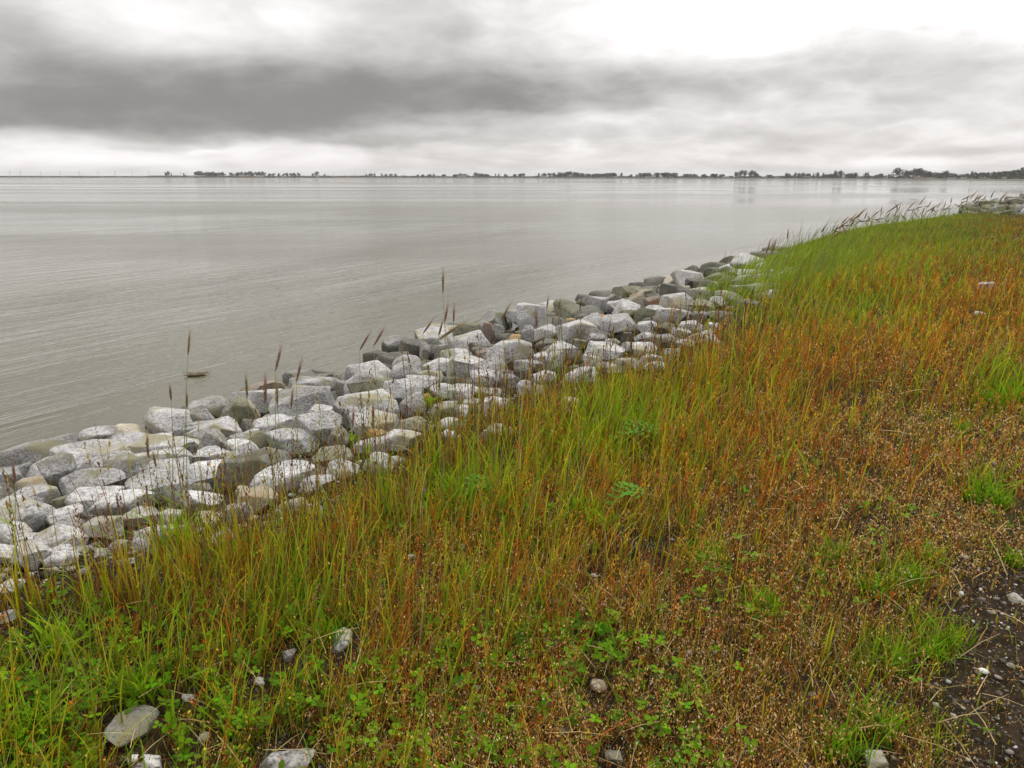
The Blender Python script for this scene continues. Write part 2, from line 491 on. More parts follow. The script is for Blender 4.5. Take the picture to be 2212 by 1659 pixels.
def build_ground():
    nr, na = 250, 420
    r = np.concatenate([[0.0], 0.35 * (9000 / 0.35) ** (np.linspace(0, 1, nr))])
    # finer rings near the viewer
    r = np.concatenate([np.linspace(0, 12, 190), 12.1 * (9000 / 12.1) ** np.linspace(0, 1, 130)])
    th = np.linspace(0, 2 * math.pi, na, endpoint=False)
    # more columns in front
    th = th + 0.55 * np.sin(th)
    R, T = np.meshgrid(r[1:], th, indexing='ij')
    X = (R * np.sin(T)).ravel(); Y = (R * np.cos(T)).ravel()
    Z = height(X, Y) - 0.15 * (sdist(np.stack([X, Y], 1), CREST)[0] > 0.4)
    V = np.concatenate([[[0, 0, hgt(0, 0)]], np.stack([X, Y, Z], 1)])
    n = len(r) - 1
    i, j = np.meshgrid(np.arange(n - 1), np.arange(na), indexing='ij'); j2 = (j + 1) % na
    q = np.stack([1 + i * na + j, 1 + i * na + j2, 1 + (i + 1) * na + j2, 1 + (i + 1) * na + j], -1).reshape(-1, 4)[:, ::-1]
    t = np.stack([np.zeros(na, int), 1 + (np.arange(na) + 1) % na, 1 + np.arange(na)], 1)[:, ::-1]
    o = mesh_np('ground', V, [q, t], MAT['ground'])
    tag(o, kind='structure')


def build_water():
    S = 9000.0
    o = mesh_np('water', np.array([(-S, -S, WATER_Z), (S, -S, WATER_Z), (S, S, WATER_Z), (-S, S, WATER_Z)]), [np.array([[0, 1, 2, 3]])], MAT['water'], smooth_shade=False)
    tag(o, kind='structure')


build_ground()
build_water()


# ------------------------------------------------------------------ far shore
def shore_dist(px4):
    """distance of the opposite bank for a picture column (4096 scale)"""
    return float(np.interp(px4, [-800, 0, 1500, 3000, 4096, 4900], [1900, 1750, 1500, 1150, 950, 800]))


def far_ground(): 
    pxs = np.linspace(-900, 5200, 260); V = []; Fc = []
    prof = [(-6, -2.6), (0, -1.45), (9, -0.55), (22, -0.1), (120, 0.0), (7000, 0.3)]
    for k, px in enumerate(pxs):
        D = shore_dist(px) + 6 * math.sin(k * 1.7) + 9 * math.sin(k * 0.37)
        d = pix_dir(px / 4, 177); d = d[:2] / np.linalg.norm(d[:2])
        for (dd, z) in prof:
            V.append((d[0] * (D + dd), d[1] * (D + dd), z + (0.12 * math.sin(k * 2.3) if dd == 22 else 0)))
    n = len(prof)
    for k in range(len(pxs) - 1):
        for j in range(n - 1):
            Fc.append((k * n + j, (k + 1) * n + j, (k + 1) * n + j + 1, k * n + j + 1))
    m = plain('far_bank_mud_and_grass', (.055, .052, .028), 0.9, 0.4, 0.02)
    o = mesh_np('far_bank', np.array(V), [np.array(Fc)], m)
    tag(o, kind='structure')


far_ground()


def leaf_cloud(n, size, seed, lobes, flat=1.0):
    """many small leaf clumps spread through the volume of a crown of height 1 (z 0..1)"""
    r = np.random.default_rng(seed); P = []
    L = [(np.array([r.normal(0, .22), r.normal(0, .22), r.uniform(.25, .8)]), r.uniform(.18, .34)) for _ in range(lobes)]
    for i in range(n):
        c, rad = L[r.integers(lobes)]
        d = r.normal(size=3); d /= np.linalg.norm(d)
        P.append(c + d * rad * (r.uniform(.35, 1.0) ** .5) * np.array([1, 1, flat]))
    P = np.array(P); P[:, 2] = np.clip(P[:, 2], 0.02, 1.05)
    u = r.normal(size=(n, 3)); u /= np.linalg.norm(u, axis=1)[:, None]
    w = np.cross(u, r.normal(size=(n, 3))); w /= np.linalg.norm(w, axis=1)[:, None]
    s = size * r.uniform(.6, 1.4, (n, 1))
    V = np.stack([P - u * s, P + w * s * .7, P + u * s, P - w * s * .7], 1).reshape(-1, 3)
    return V, np.arange(4 * n).reshape(-1, 4)


def tree_prototypes():
    fol = []
    for nm, c in (('dark_foliage', (.045, .060, .030)), ('grey_green_foliage', (.060, .072, .040)), ('brown_green_foliage', (.060, .055, .035))):
        fol.append(plain(nm, c, 0.8, 0.5, 2.5))
    bark = plain('bark', (.07, .055, .045), 0.9, 0.3, 4)
    protos = []
    for k in range(9):
        kind = ('round', 'round', 'round', 'round', 'narrow', 'narrow', 'low', 'low', 'low')[k]
        root = empty('tree', (0, 0, -500))
        V, Fq = leaf_cloud(420, 0.075 if kind != 'low' else .09, 40 + k, {'round': 7, 'narrow': 4, 'low': 9}[kind])
        V = V.copy()
        if kind == 'narrow':
            V[:, :2] *= (1.05 - V[:, 2:3]) * 1.5
        if kind == 'low':
            V[:, 2] *= 0.9
        w = (np.abs(V[:, 0]).max()); V[:, :2] /= 2 * w          # crown width 1
        lo, hi = V[:, 2].min(), V[:, 2].max()
        base = {'round': .12, 'narrow': .06, 'low': .0}[kind]
        V[:, 2] = base + (V[:, 2] - lo) / (hi - lo) * (1 - base)
        mesh_np('crown', V, [Fq], fol[k % 3], None, False, root)
        mb = MB(); mb.tube([(0, 0, -.02), (.01, 0, .3), (0, .01, .7)], [.035, .025, .012], 6)
        mb.tube([(0, 0, .25), (.12, .03, .5)], [.02, .01], 5); mb.tube([(0, 0, .3), (-.12, -.05, .55)], [.018, .008], 5)
        mb.build('trunk', bark, root)
        protos.append((kind, root))
    return protos


# zones of the zoomed far shore: offset in 4096 px, then (zx, top zy, width) with 2.011 zoomed px per px
Z1 = [(1343, 108, 14), (1357, 100, 14), (1382, 106, 10), (1483, 112, 10), (1600, 101, 50), (1650, 107, 30), (1680, 106, 36), (1710, 102, 22), (1740, 110, 30), (1770, 108, 30), (1800, 106, 30), (1870, 109, 30), (1905, 108, 26), (1940, 104, 30), (1970, 106, 30), (2000, 101, 34), (2035, 106, 30), (2065, 106, 26), (2095, 104, 28), (2125, 103, 30), (2165, 115, 20)]
Z2 = [(190, 114, 20), (230, 113, 16), (270, 115, 16), (300, 112, 20), (330, 113, 18), (362, 112, 28), (395, 111, 24), (505, 115, 14), (540, 102, 22), (598, 117, 12), (935, 118, 14), (965, 116, 14), (980, 115, 12), (1005, 114, 16), (1062, 114, 14), (1095, 119, 16), (1135, 117, 20), (1170, 117, 20), (1350, 121, 20), (1390, 122, 24), (1440, 120, 24), (1480, 117, 16), (1560, 121, 30), (1650, 120, 30), (1690, 116, 30), (1730, 119, 36), (1820, 109, 34), (1850, 115, 34), (1900, 119, 40), (1975, 116, 10), (2000, 116, 10), (2130, 119, 20), (2170, 118, 20)]
Z3 = [(50, 120, 20), (125, 119, 14), (160, 116, 24), (192, 114, 14), (310, 113, 16), (345, 114, 20), (368, 114, 14), (400, 113, 30), (440, 112, 34), (480, 109, 40), (520, 106, 40), (555, 102, 40), (590, 107, 40), (620, 111, 40), (660, 113, 40), (700, 117, 40), (760, 119, 40), (810, 116, 50), (860, 113, 50), (910, 112, 50), (973, 111, 18), (1050, 121, 20), (1130, 114, 40), (1170, 112, 40), (1210, 113, 30), (1260, 112, 40), (1310, 110, 40), (1350, 111, 50), (1400, 113, 50), (1500, 118, 40), (1560, 120, 30), (1640, 121, 30), (1720, 117, 40), (1780, 121, 30), (1897, 108, 22), (1942, 96, 30), (1968, 98, 24), (2015, 98, 40), (2045, 104, 20), (2063, 113, 14)]
Z4 = [(60, 114, 20), (170, 124, 30), (310, 116, 30), (372, 111, 14), (400, 114, 30), (430, 112, 30), (470, 118, 40), (517, 110, 12), (550, 110, 24), (595, 113, 14), (620, 121, 30), (660, 119, 40), (693, 99, 26), (737, 99, 36), (780, 119, 30), (815, 115, 30), (852, 112, 32), (935, 111, 20), (955, 103, 16), (1060, 117, 24), (1130, 122, 24), (1205, 83, 58), (1250, 103, 20), (1285, 98, 34), (1320, 88, 44), (1355, 86, 44), (1390, 90, 44), (1425, 102, 32), (1460, 106, 40), (1500, 111, 50), (1540, 117, 50), (1577, 100, 30), (1610, 115, 40), (1660, 122, 30), (1720, 122, 30), (1760, 117, 30), (1793, 104, 18), (1830, 110, 34), (1870, 111, 40), (1910, 110, 34), (1950, 108, 40), (1985, 108, 34), (2020, 109, 50), (2060, 104, 50), (2100, 103, 60), (2140, 98, 60), (2180, 84, 50), (2210, 82, 46)]
FAR_TREES = []
for off, zz in ((0, Z1), (1000, Z2), (2000, Z3), (2996, Z4)):
    for (zx, zy, w) in zz: FAR_TREES.append((off + zx / 2.011, 640 + zy / 2.011, w / 2.011))
FAR_TREES.sort()


def far_trees():
    protos = tree_prototypes()
    names = {'round': 'round crowned tree', 'narrow': 'narrow upright tree', 'low': 'low bushy tree'}
    zones = [(0, 760, 'bare left stretch of far shore'), (760, 1075, 'dark tree line at left of far shore'),
             (1075, 1350, 'low built-up far shore left of centre'), (1350, 1900, 'thin tree row near middle of far shore'),
             (1900, 2520, 'low wood at centre of far shore'), (2520, 2920, 'far shore just right of centre'),
             (2920, 3060, 'dark clump right of centre'), (3060, 3560, 'far shore between the dark clumps'),
             (3560, 3760, 'tallest clump on far shore'), (3760, 4200, 'wood running to right edge')]
    order = ['first', 'second', 'third', 'fourth', 'fifth', 'sixth', 'seventh', 'eighth', 'ninth', 'tenth', 'eleventh', 'twelfth', 'thirteenth', 'fourteenth', 'fifteenth', 'sixteenth', 'seventeenth', 'eighteenth', 'nineteenth', 'twentieth', 'twenty-first', 'twenty-second', 'twenty-third', 'twenty-fourth', 'twenty-fifth', 'twenty-sixth', 'twenty-seventh']
    cnt = {}; used = set()
    for i, (px, py, w) in enumerate(FAR_TREES):
        D = shore_dist(px) + 45 + (i * 37 % 60)
        base = at_dist(px / 4, 177, D); base[2] = -0.3
        top = at_dist(px / 4, py / 4, D)
        H = max(2.5, top[2] - base[2]) * 1.38
        W = max(2.0, w * D / 2844 * 1.75)
        kind = 'narrow' if W < 0.55 * H else ('low' if W > 1.6 * H else 'round')
        ch = [p for p in protos if p[0] == kind]; k = i % len(ch); src = ch[k][1]
        if src.name not in used and src.location.z < -400:
            o = src; used.add(src.name)
        else: o = copy_tree(src)
        o.location = base; o.scale = (W, W, H); o.rotation_euler = (0, 0, i * 2.4)
        zi = [z for z in zones if z[0] <= px < z[1]][0]
        n = cnt.get(zi[2], 0); cnt[zi[2]] = n + 1
        tag(o, '%s, %s from left, %s' % (names[kind], order[min(n, 26)], zi[2]), 'tree', 'trees on the far shore')
    for kind, src in protos:
        if src.location.z < -400:
            for ch in list(src.children): bpy.data.objects.remove(ch)
            bpy.data.objects.remove(src)


far_trees()


def far_scrub():
    """the continuous low growth along the far dike"""
    r = np.random.default_rng(5); n = 26000
    px = r.uniform(-300, 4500, n)
    D = np.interp(px, [-800, 0, 1500, 3000, 4096, 4900], [1900, 1750, 1500, 1150, 950, 800]) + r.uniform(22, 110, n)
    hmax = np.interp(px, [0, 560, 640, 1300, 2000, 2100, 2400, 2600, 3000, 4096], [1.0, 1.0, 2.4, 2.6, 2.6, 2.4, 3.4, 2.6, 2.6, 4.0])
    hmax = hmax * (0.55 + 0.9 * fbm(px / 14.0, px * 0 + 2, 8, 3))
    dx = (px / 4 - 512) / F * CR[0]; dd = np.stack([(px / 4 - 512) / F, np.full(n, math.cos(PITCH) + 0.29 * math.sin(PITCH))], 1)
    dd /= np.linalg.norm(dd, axis=1)[:, None]
    P = np.stack([dd[:, 0] * D, dd[:, 1] * D, -0.3 + hmax * r.uniform(0, 1, n) ** .8], 1)
    u = r.normal(size=(n, 3)); u /= np.linalg.norm(u, axis=1)[:, None]
    w = np.cross(u, r.normal(size=(n, 3))); w /= np.linalg.norm(w, axis=1)[:, None]
    s = r.uniform(.5, 1.3, (n, 1))
    V = np.stack([P - u * s, P + w * s * .7, P + u * s, P - w * s * .7], 1).reshape(-1, 3)
    m = plain('far_scrub_leaves', (.050, .052, .030), 0.8, 0.5, 0.05)
    o = mesh_np('shore_scrub', V, [np.arange(4 * n).reshape(-1, 4)], m, None, False)
    tag(o, 'low dark scrub covering the bank of the far shore', 'scrub', kind='stuff')


far_scrub()


def far_buildings():
    white = plain('white_wall', (.62, .61, .58), .7, .1, .5); grey = plain('grey_roof', (.25, .25, .25), .7, .2, .5)
    tan = plain('tan_wall', (.36, .25, .15), .7, .2, .5); org = plain('orange_roof', (.34, .15, .06), .7, .2, .5)
    dark = plain('window_dark', (.04, .04, .045), .3, .1, 1)
    mats = {'w': (white, grey), 't': (tan, grey), 'o': (tan, org), 'b': (white, org)}
    words = {'w': 'white', 't': 'tan', 'o': 'orange roofed tan', 'b': 'orange roofed white'}
    L = [(0, 1528, 30, 8, 'w'), (0, 1560, 26, 10, 'w'), (0, 1608, 26, 10, 'w'), (0, 1640, 22, 11, 'o'), (0, 1790, 44, 9, 'o'), (0, 1945, 50, 8, 'o'),
         (0, 2030, 40, 8, 'o'), (0, 2100, 36, 9, 'w'), (1000, 30, 40, 8, 'o'), (1000, 72, 26, 10, 'w'), (1000, 270, 26, 8, 'w'), (1000, 305, 26, 9, 'o'),
         (1000, 480, 50, 8, 't'), (1000, 545, 24, 9, 'w'), (1000, 690, 60, 8, 'o'), (1000, 1705, 70, 12, 'w'), (1000, 1585, 40, 10, 'w'),
         (2000, 355, 64, 10, 'w'), (2000, 930, 26, 10, 'w'), (2000, 1190, 44, 9, 'w'), (2000, 1236, 24, 18, 'w'), (2000, 1300, 30, 8, 'w'), (2000, 1610, 26, 9, 'w'),
         (2000, 1815, 50, 10, 'w'), (2000, 2120, 30, 8, 'w'), (2996, 115, 26, 9, 'w'), (2996, 225, 34, 8, 'w'), (2996, 462, 44, 10, 't'), (2996, 490, 20, 9, 'w'),
         (2996, 760, 18, 13, 'w'), (2996, 1096, 26, 8, 'w'), (2996, 1362, 60, 10, 't'), (2996, 1402, 80, 6, 'o'), (2996, 1470, 50, 6, 'w'), (2996, 1640, 60, 6, 'w'),
         (2996, 1725, 34, 8, 'w'), (2996, 1890, 40, 9, 't'), (2996, 2055, 20, 10, 'w')]
    n_in = {}
    for i, (off, zx, w, h, k) in enumerate(L):
        px = off + zx / 2.011; D = shore_dist(px) + 30
        W = w / 2.011 * D / 2844; H = h / 2.011 * D / 2844 * .75
        b = at_dist(px / 4, 177, D); b[2] = -0.15
        rz = -math.atan2(b[0], b[1]) + 0.15 * math.sin(i)
        z = 'left' if px < 1100 else ('left middle' if px < 2000 else ('middle' if px < 3000 else ('right middle' if px < 3560 else 'right')))
        n_in[z] = n_in.get(z, 0) + 1
        od = ['first', 'second', 'third', 'fourth', 'fifth', 'sixth', 'seventh', 'eighth', 'ninth', 'tenth', 'eleventh', 'twelfth', 'thirteenth'][n_in[z] - 1]
        root = empty('house', b, rz, '%s house, %s from left among %s far shore houses' % (words[k], od, z), 'house', 'houses on the far shore')
        mb = MB(); mb.box((0, 0, H * .5), (W, 7, H)); mb.build('wall', mats[k][0], root, False)
        mb = MB(); r0, hh = W / 2 + .4, H * .45
        mb.add([(-r0, -3.9, H), (r0, -3.9, H), (r0, 3.9, H), (-r0, 3.9, H), (-r0 * .8, 0, H + hh), (r0 * .8, 0, H + hh)], [(0, 1, 5, 4), (2, 3, 4, 5), (0, 4, 3), (1, 2, 5), (0, 3, 2, 1)])
        mb.build('roof', mats[k][1], root, False)
        for s in (-.3, .05, .32):
            mb = MB(); mb.box((W * s, -3.52, H * .5), (W * .14, .08, H * .4)); mb.build('window', dark, root, False)
    # thin pylons and masts
    steel = plain('mast_steel', (.20, .20, .20), .6, .1, 1)
    masts = [(0, 85, 86), (0, 170, 86), (0, 332, 88), (0, 490, 88), (0, 643, 88), (0, 793, 88), (0, 931, 88), (0, 1067, 90), (0, 1200, 90), (0, 1330, 92), (0, 1455, 96),
             (1000, 213, 96), (1000, 675, 104), (1000, 762, 104), (1000, 842, 104), (1000, 925, 103), (1000, 1157, 106), (1000, 1240, 108), (1000, 1697, 100), (1000, 2012, 94),
             (2000, 288, 103), (2000, 957, 95), (2000, 1473, 108), (2996, 1013, 118)]
    for i, (off, zx, zy) in enumerate(masts):
        px = off + zx / 2.011; D = shore_dist(px) + 160
        b = at_dist(px / 4, 177, D); b[2] = -0.2
        H = at_dist(px / 4, (640 + zy / 2.011) / 4, D)[2] + .2
        z = 'bare left shore' if px < 760 else ('left middle of the shore' if px < 1900 else 'right half of the shore')
        root = empty('power_pylon', b, -math.atan2(b[0], b[1]), 'thin grey pylon on the %s, number %d from the left' % (z, i + 1), 'pylon', 'pylons behind the far shore')
        mb = MB(); a = 0.18
        for sx in (-1, 1):
            for sy in (-1, 1): mb.tube([(sx * .6, sy * .6, 0), (sx * .12, sy * .12, H)], [a * .55, a * .3], 4)
        for q in range(5):
            z0, z1 = H * q / 5, H * (q + 1) / 5; s0, s1 = .6 - .48 * q / 5, .6 - .48 * (q + 1) / 5
            mb.tube([(-s0, -s0, z0), (s1, -s1, z1)], .05, 4); mb.tube([(s0, -s0, z0), (-s1, -s1, z1)], .05, 4)
        mb.build('lattice_tower', steel, root)
        for q, wd in ((.78, 1.7), (.9, 1.2)):
            mb = MB(); mb.tube([(-wd, 0, H * q), (0, 0, H * q + .3), (wd, 0, H * q)], .1, 4); mb.build('cross_arm', steel, root)
    # low dark breakwaters lying off the far shore
    dk = plain('breakwater_stone', (.035, .032, .030), .9, .4, .4)
    for i, (off, x0, x1, nm) in enumerate([(0, 560, 815, 'longest low dark breakwater off the bare left stretch of the far shore'), (1000, 122, 210, 'low dark breakwater off the houses left of the middle, the leftmost there'),
                                           (1000, 322, 378, 'shortest low dark breakwater left of the middle of the far shore'), (1000, 443, 530, 'low dark breakwater just left of the tall lone tree on the far shore'),
                                           (1000, 568, 672, 'low dark breakwater just right of the tall lone tree on the far shore')]):
        pa, pb = off + x0 / 2.011, off + x1 / 2.011; D = shore_dist((pa + pb) / 2) - 60
        A = at_dist(pa / 4, 177, D); B = at_dist(pb / 4, 177, D); n = 40; V = []; Fc = []
        r = np.random.default_rng(60 + i); dr = (B - A)[:2]; L_ = np.linalg.norm(dr); nn = np.array([-dr[1], dr[0]]) / L_
        for q in range(n):
            c = A[:2] + dr * q / (n - 1); hh = 1.25 + r.uniform(-.35, .55); e = min(1, q / 2, (n - 1 - q) / 2)
            for (o_, z_) in ((-4, -2.2), (-1.6, -1.5 + hh * .6 * e), (-.4, -1.5 + hh * e), (1.5, -1.5 + hh * .8 * e), (4, -2.2)): V.append((c[0] + nn[0] * o_, c[1] + nn[1] * o_, z_))
        for q in range(n - 1):
            for j in range(4): Fc.append((q * 5 + j, (q + 1) * 5 + j, (q + 1) * 5 + j + 1, q * 5 + j + 1))
        o = mesh_np('breakwater', np.array(V), [np.array(Fc)], dk, None, False); tag(o, nm, 'breakwater', 'breakwaters off the far shore')


far_buildings()


# ------------------------------------------------------------------ armour stones
def ico(sub):
    import bmesh
    bm = bmesh.new(); bmesh.ops.create_icosphere(bm, subdivisions=sub, radius=1.0)
    bm.verts.ensure_lookup_table()
    V = np.array([v.co[:] for v in bm.verts]); Fc = np.array([[v.index for v in f.verts] for f in bm.faces]); bm.free()
    return V, Fc


ICO = {k: ico(k) for k in (2, 3, 4, 5)}


def sin_noise(V, seed, f0=2.0, octv=4):
    r = np.random.default_rng(seed); s = np.zeros(len(V)); a = 1.0
    for o in range(octv):
        for _ in range(3):
            k = r.normal(size=3); k *= f0 / np.linalg.norm(k); s += a * np.sin(V @ k + r.uniform(0, 6.28)) * np.sin(V @ (k[[1, 2, 0]] * 1.3) + r.uniform(0, 6.28))
        f0 *= 2.1; a *= .5
    return s / 3


def rock_verts(sub, seed, dims, shape='angular'):
    V, Fc = ICO[sub]; V = V.copy(); r = np.random.default_rng(seed)
    npl = {'angular': 26, 'slab': 20, 'round': 12}[shape]
    if shape != 'round':
        # three pairs of broad, roughly square faces first, then the chipped corners
        q_ = np.array(Matrix.Rotation(r.uniform(-.8, .8), 3, 'Z') @ Matrix.Rotation(r.normal(0, .22), 3, 'X') @ Matrix.Rotation(r.normal(0, .22), 3, 'Y'))
        for ax in range(3):
            for sg in (-1, 1):
                n = np.array([0., 0., 0.]); n[ax] = sg; n = q_ @ n; n += r.normal(0, .27, 3); n /= np.linalg.norm(n)
                V -= np.maximum(V @ n - r.uniform(.46, .80), 0)[:, None] * n
        npl = 12
    for _ in range(npl):
        n = r.normal(size=3)
        if shape == 'slab' : n *= (1, 1, .6)
        n /= np.linalg.norm(n)
        off = r.uniform(.52, .80) if shape != 'round' else r.uniform(.72, .92)
        ov = np.maximum(V @ n - off, 0); V -= ov[:, None] * n
    # a broad top face and a flat foot
    n = np.array([r.normal(0, .18), r.normal(0, .18), 1]); n /= np.linalg.norm(n)
    ov = np.maximum(V @ n - r.uniform(.5, .68), 0); V -= ov[:, None] * n * .97
    V[:, 2] = np.maximum(V[:, 2], -.72)
    lo, hi = V.min(0), V.max(0); V = (V - (lo + hi) / 2) / (hi - lo)
    V = V * np.array(dims)
    m = min(dims)
    nrm = ICO[sub][0]
    amp = (.026 if shape != 'round' else .02) * m
    V += nrm * (sin_noise(V / m, seed + 9, 4.5, 3)[:, None]) * amp
    if sub >= 4: V += nrm * (sin_noise(V / m, seed + 19, 22, 2)[:, None]) * amp * .22
    return V, Fc


def rock(pos, dims, rz, tone, seed, label, group='grey stones of the bank', shape='angular', name='boulder', cat='rock', sub=4, tilt=(0, 0)):
    V, Fc = rock_verts(sub, seed, dims, shape)
    V = V + np.array([0, 0, dims[2] / 2])
    o = mesh_np(name, V, [Fc], MAT[tone], None, shape == 'round')
    o.location = pos; o.rotation_euler = (tilt[0], tilt[1], rz)
    # sharpen cut faces
    return tag(o, label, cat, group)


def conv(lst, ox, oy, s):
    return [((ox + a[0] / s) / 4, (oy + a[1] / s) / 4, a[2] / s / 4, a[3] / s / 4) + tuple(a[4:]) for a in lst]


# (centre x, centre y, width, height, tone[, description]) in three enlarged crops of the photograph
A_ = [(300, 690, 480, 190, 'grey', 'long rough grey boulder lying along the waterline at the left edge'), (690, 615, 240, 170, 'grey', 'grey boulder at the waterline just right of the long left-edge boulder'),
      (120, 850, 260, 200, 'grey'), (1000, 520, 290, 180, 'beige', 'brownish boulder at the waterline left of the big pale slab'), (900, 645, 260, 170, 'beige', 'beige face of a tilted boulder below the brownish waterline one'),
      (1260, 430, 350, 220, 'pale', 'big pale slanting slab at the waterline, left part of the bank'), (1430, 500, 220, 170, 'grey'), (1400, 290, 200, 130, 'grey', 'speckled boulder at the waterline right above the big pale slanting slab'),
      (1500, 380, 230, 170, 'grey'), (1640, 300, 200, 140, 'grey'), (1270, 600, 430, 160, 'pale', 'wide flat-topped pale boulder below the big slanting slab'), (1590, 560, 230, 190, 'grey', 'blocky grey boulder right of the wide flat-topped one'),
      (1655, 425, 150, 120, 'pale'), (925, 780, 330, 230, 'grey', 'square grey block with a dark gap under its front, left part of the bank'), (1250, 740, 280, 130, 'pale'), (1530, 720, 260, 150, 'pale'),
      (480, 810, 240, 250, 'grey', 'tall grey boulder below the long left-edge boulder'), (660, 780, 160, 160, 'grey'), (290, 930, 270, 110, 'pale'), (180, 1080, 420, 190, 'pale', 'wide pale greenish boulder at the left edge, middle of the slope'),
      (700, 870, 380, 70, 'grey'), (710, 960, 300, 130, 'pale'), (500, 970, 170, 100, 'olive'), (930, 1000, 350, 190, 'pale', 'long pale slanting boulder below the square grey block'), (1150, 860, 300, 150, 'pale'),
      (500, 1060, 200, 80, 'pale'), (510, 1130, 190, 110, 'grey'), (90, 1210, 220, 90, 'pale'), (180, 1250, 180, 90, 'pale'), (460, 1230, 270, 120, 'pale'), (740, 1160, 250, 110, 'pale'),
      (1060, 1065, 210, 100, 'pale'), (1320, 900, 200, 170, 'grey'), (1500, 950, 250, 150, 'pale'), (1490, 860, 130, 90, 'grey'), (50, 1340, 200, 90, 'pale'), (215, 1390, 260, 170, 'pale', 'pale slanting stone in the lowest row at the left edge, by the gravel'),
      (450, 1380, 220, 90, 'pale'), (880, 1290, 130, 100, 'pale'), (1180, 1240, 300, 110, 'pale'), (1640, 1230, 190, 100, 'grey'), (940, 1400, 110, 60, 'grey'), (750, 1330, 120, 60, 'pale'), (1420, 1140, 110, 60, 'dark'),
      (1360, 1290, 140, 80, 'grey'), (70, 1590, 140, 60, 'pale'), (600, 1310, 110, 60, 'grey'), (1250, 1060, 180, 90, 'pale'), (1560, 1080, 190, 100, 'beige')]
B_ = [(250, 780, 390, 170, 'pale', 'big pale boulder at the waterline with a dark stone tucked behind its left side'), (130, 890, 230, 200, 'olive', 'rounded greenish-grey boulder below the big pale waterline one'), (80, 765, 120, 80, 'dark', 'small nearly black stone at the waterline in the left part'),
      (30, 850, 90, 90, 'grey'), (655, 685, 340, 150, 'grey', 'broad rough boulder at the waterline left of the highest rounded pale one'), (610, 800, 430, 180, 'grey', 'broad dark-grey speckled boulder just below the rough waterline one'), (830, 700, 130, 130, 'grey'),
      (1050, 590, 410, 200, 'pale', 'big rounded pale boulder at the waterline, left of centre'), (860, 585, 130, 60, 'olive'), (1330, 490, 220, 110, 'grey'), (1350, 580, 230, 160, 'grey'), (1120, 720, 420, 110, 'olive'),
      (1070, 830, 490, 190, 'pale', 'largest flat-topped pale block in the middle of the slope'), (690, 975, 350, 210, 'grey', 'angular grey block left of the black gap'), (720, 865, 230, 70, 'pale'), (350, 900, 220, 110, 'pale'), (520, 910, 150, 70, 'grey'),
      (360, 970, 290, 90, 'pale'), (190, 1020, 200, 110, 'pale'), (500, 1060, 330, 150, 'pale'), (840, 1065, 160, 150, 'grey'), (1080, 945, 350, 90, 'pale', 'flat white-topped slab lying over a rusty hollow'), (1130, 1010, 170, 60, 'rust', 'rust-brown stone in the hollow under the flat white-topped slab'),
      (1310, 1060, 310, 150, 'pale'), (1380, 945, 260, 130, 'olive'), (1390, 790, 180, 140, 'pale'), (1485, 410, 90, 130, 'grey', 'small upright stone standing at the waterline near the reddish seed heads'), (1570, 415, 100, 120, 'pale'), (1650, 375, 140, 70, 'dark'),
      (1600, 530, 260, 150, 'pale'), (1460, 640, 240, 140, 'pale'), (1620, 690, 200, 110, 'pale'), (130, 1110, 220, 120, 'pale'), (330, 1165, 140, 90, 'olive'), (250, 1290, 470, 180, 'dark', 'large dark layered slab between pale stones, left part of the slope'),
      (70, 1200, 170, 130, 'pale'), (150, 1420, 140, 70, 'beige', 'smooth beige cobble at the foot of the dark layered slab'), (450, 1345, 400, 180, 'pale', 'big pale slanting stone right of the dark layered slab'), (820, 1185, 280, 100, 'olive'), (880, 1275, 240, 100, 'pale'),
      (1130, 1240, 210, 160, 'pale', 'rounded white stone with the grass touching its right side, middle of the lowest row'), (1270, 1200, 130, 80, 'pale'), (1100, 1120, 260, 70, 'grey'), (700, 1380, 250, 120, 'pale'), (250, 1500, 330, 120, 'beige'), (490, 1550, 200, 120, 'pale'),
      (110, 1600, 200, 150, 'grey'), (650, 1570, 200, 90, 'pale'), (1600, 850, 180, 110, 'grey'), (1680, 930, 190, 100, 'pale'), (1480, 740, 120, 70, 'rust', 'small rust-orange stone between pale stones left of centre'), (1640, 790, 160, 80, 'pale'), (1660, 1010, 140, 80, 'pale'), (1730, 840, 160, 90, 'pale')]
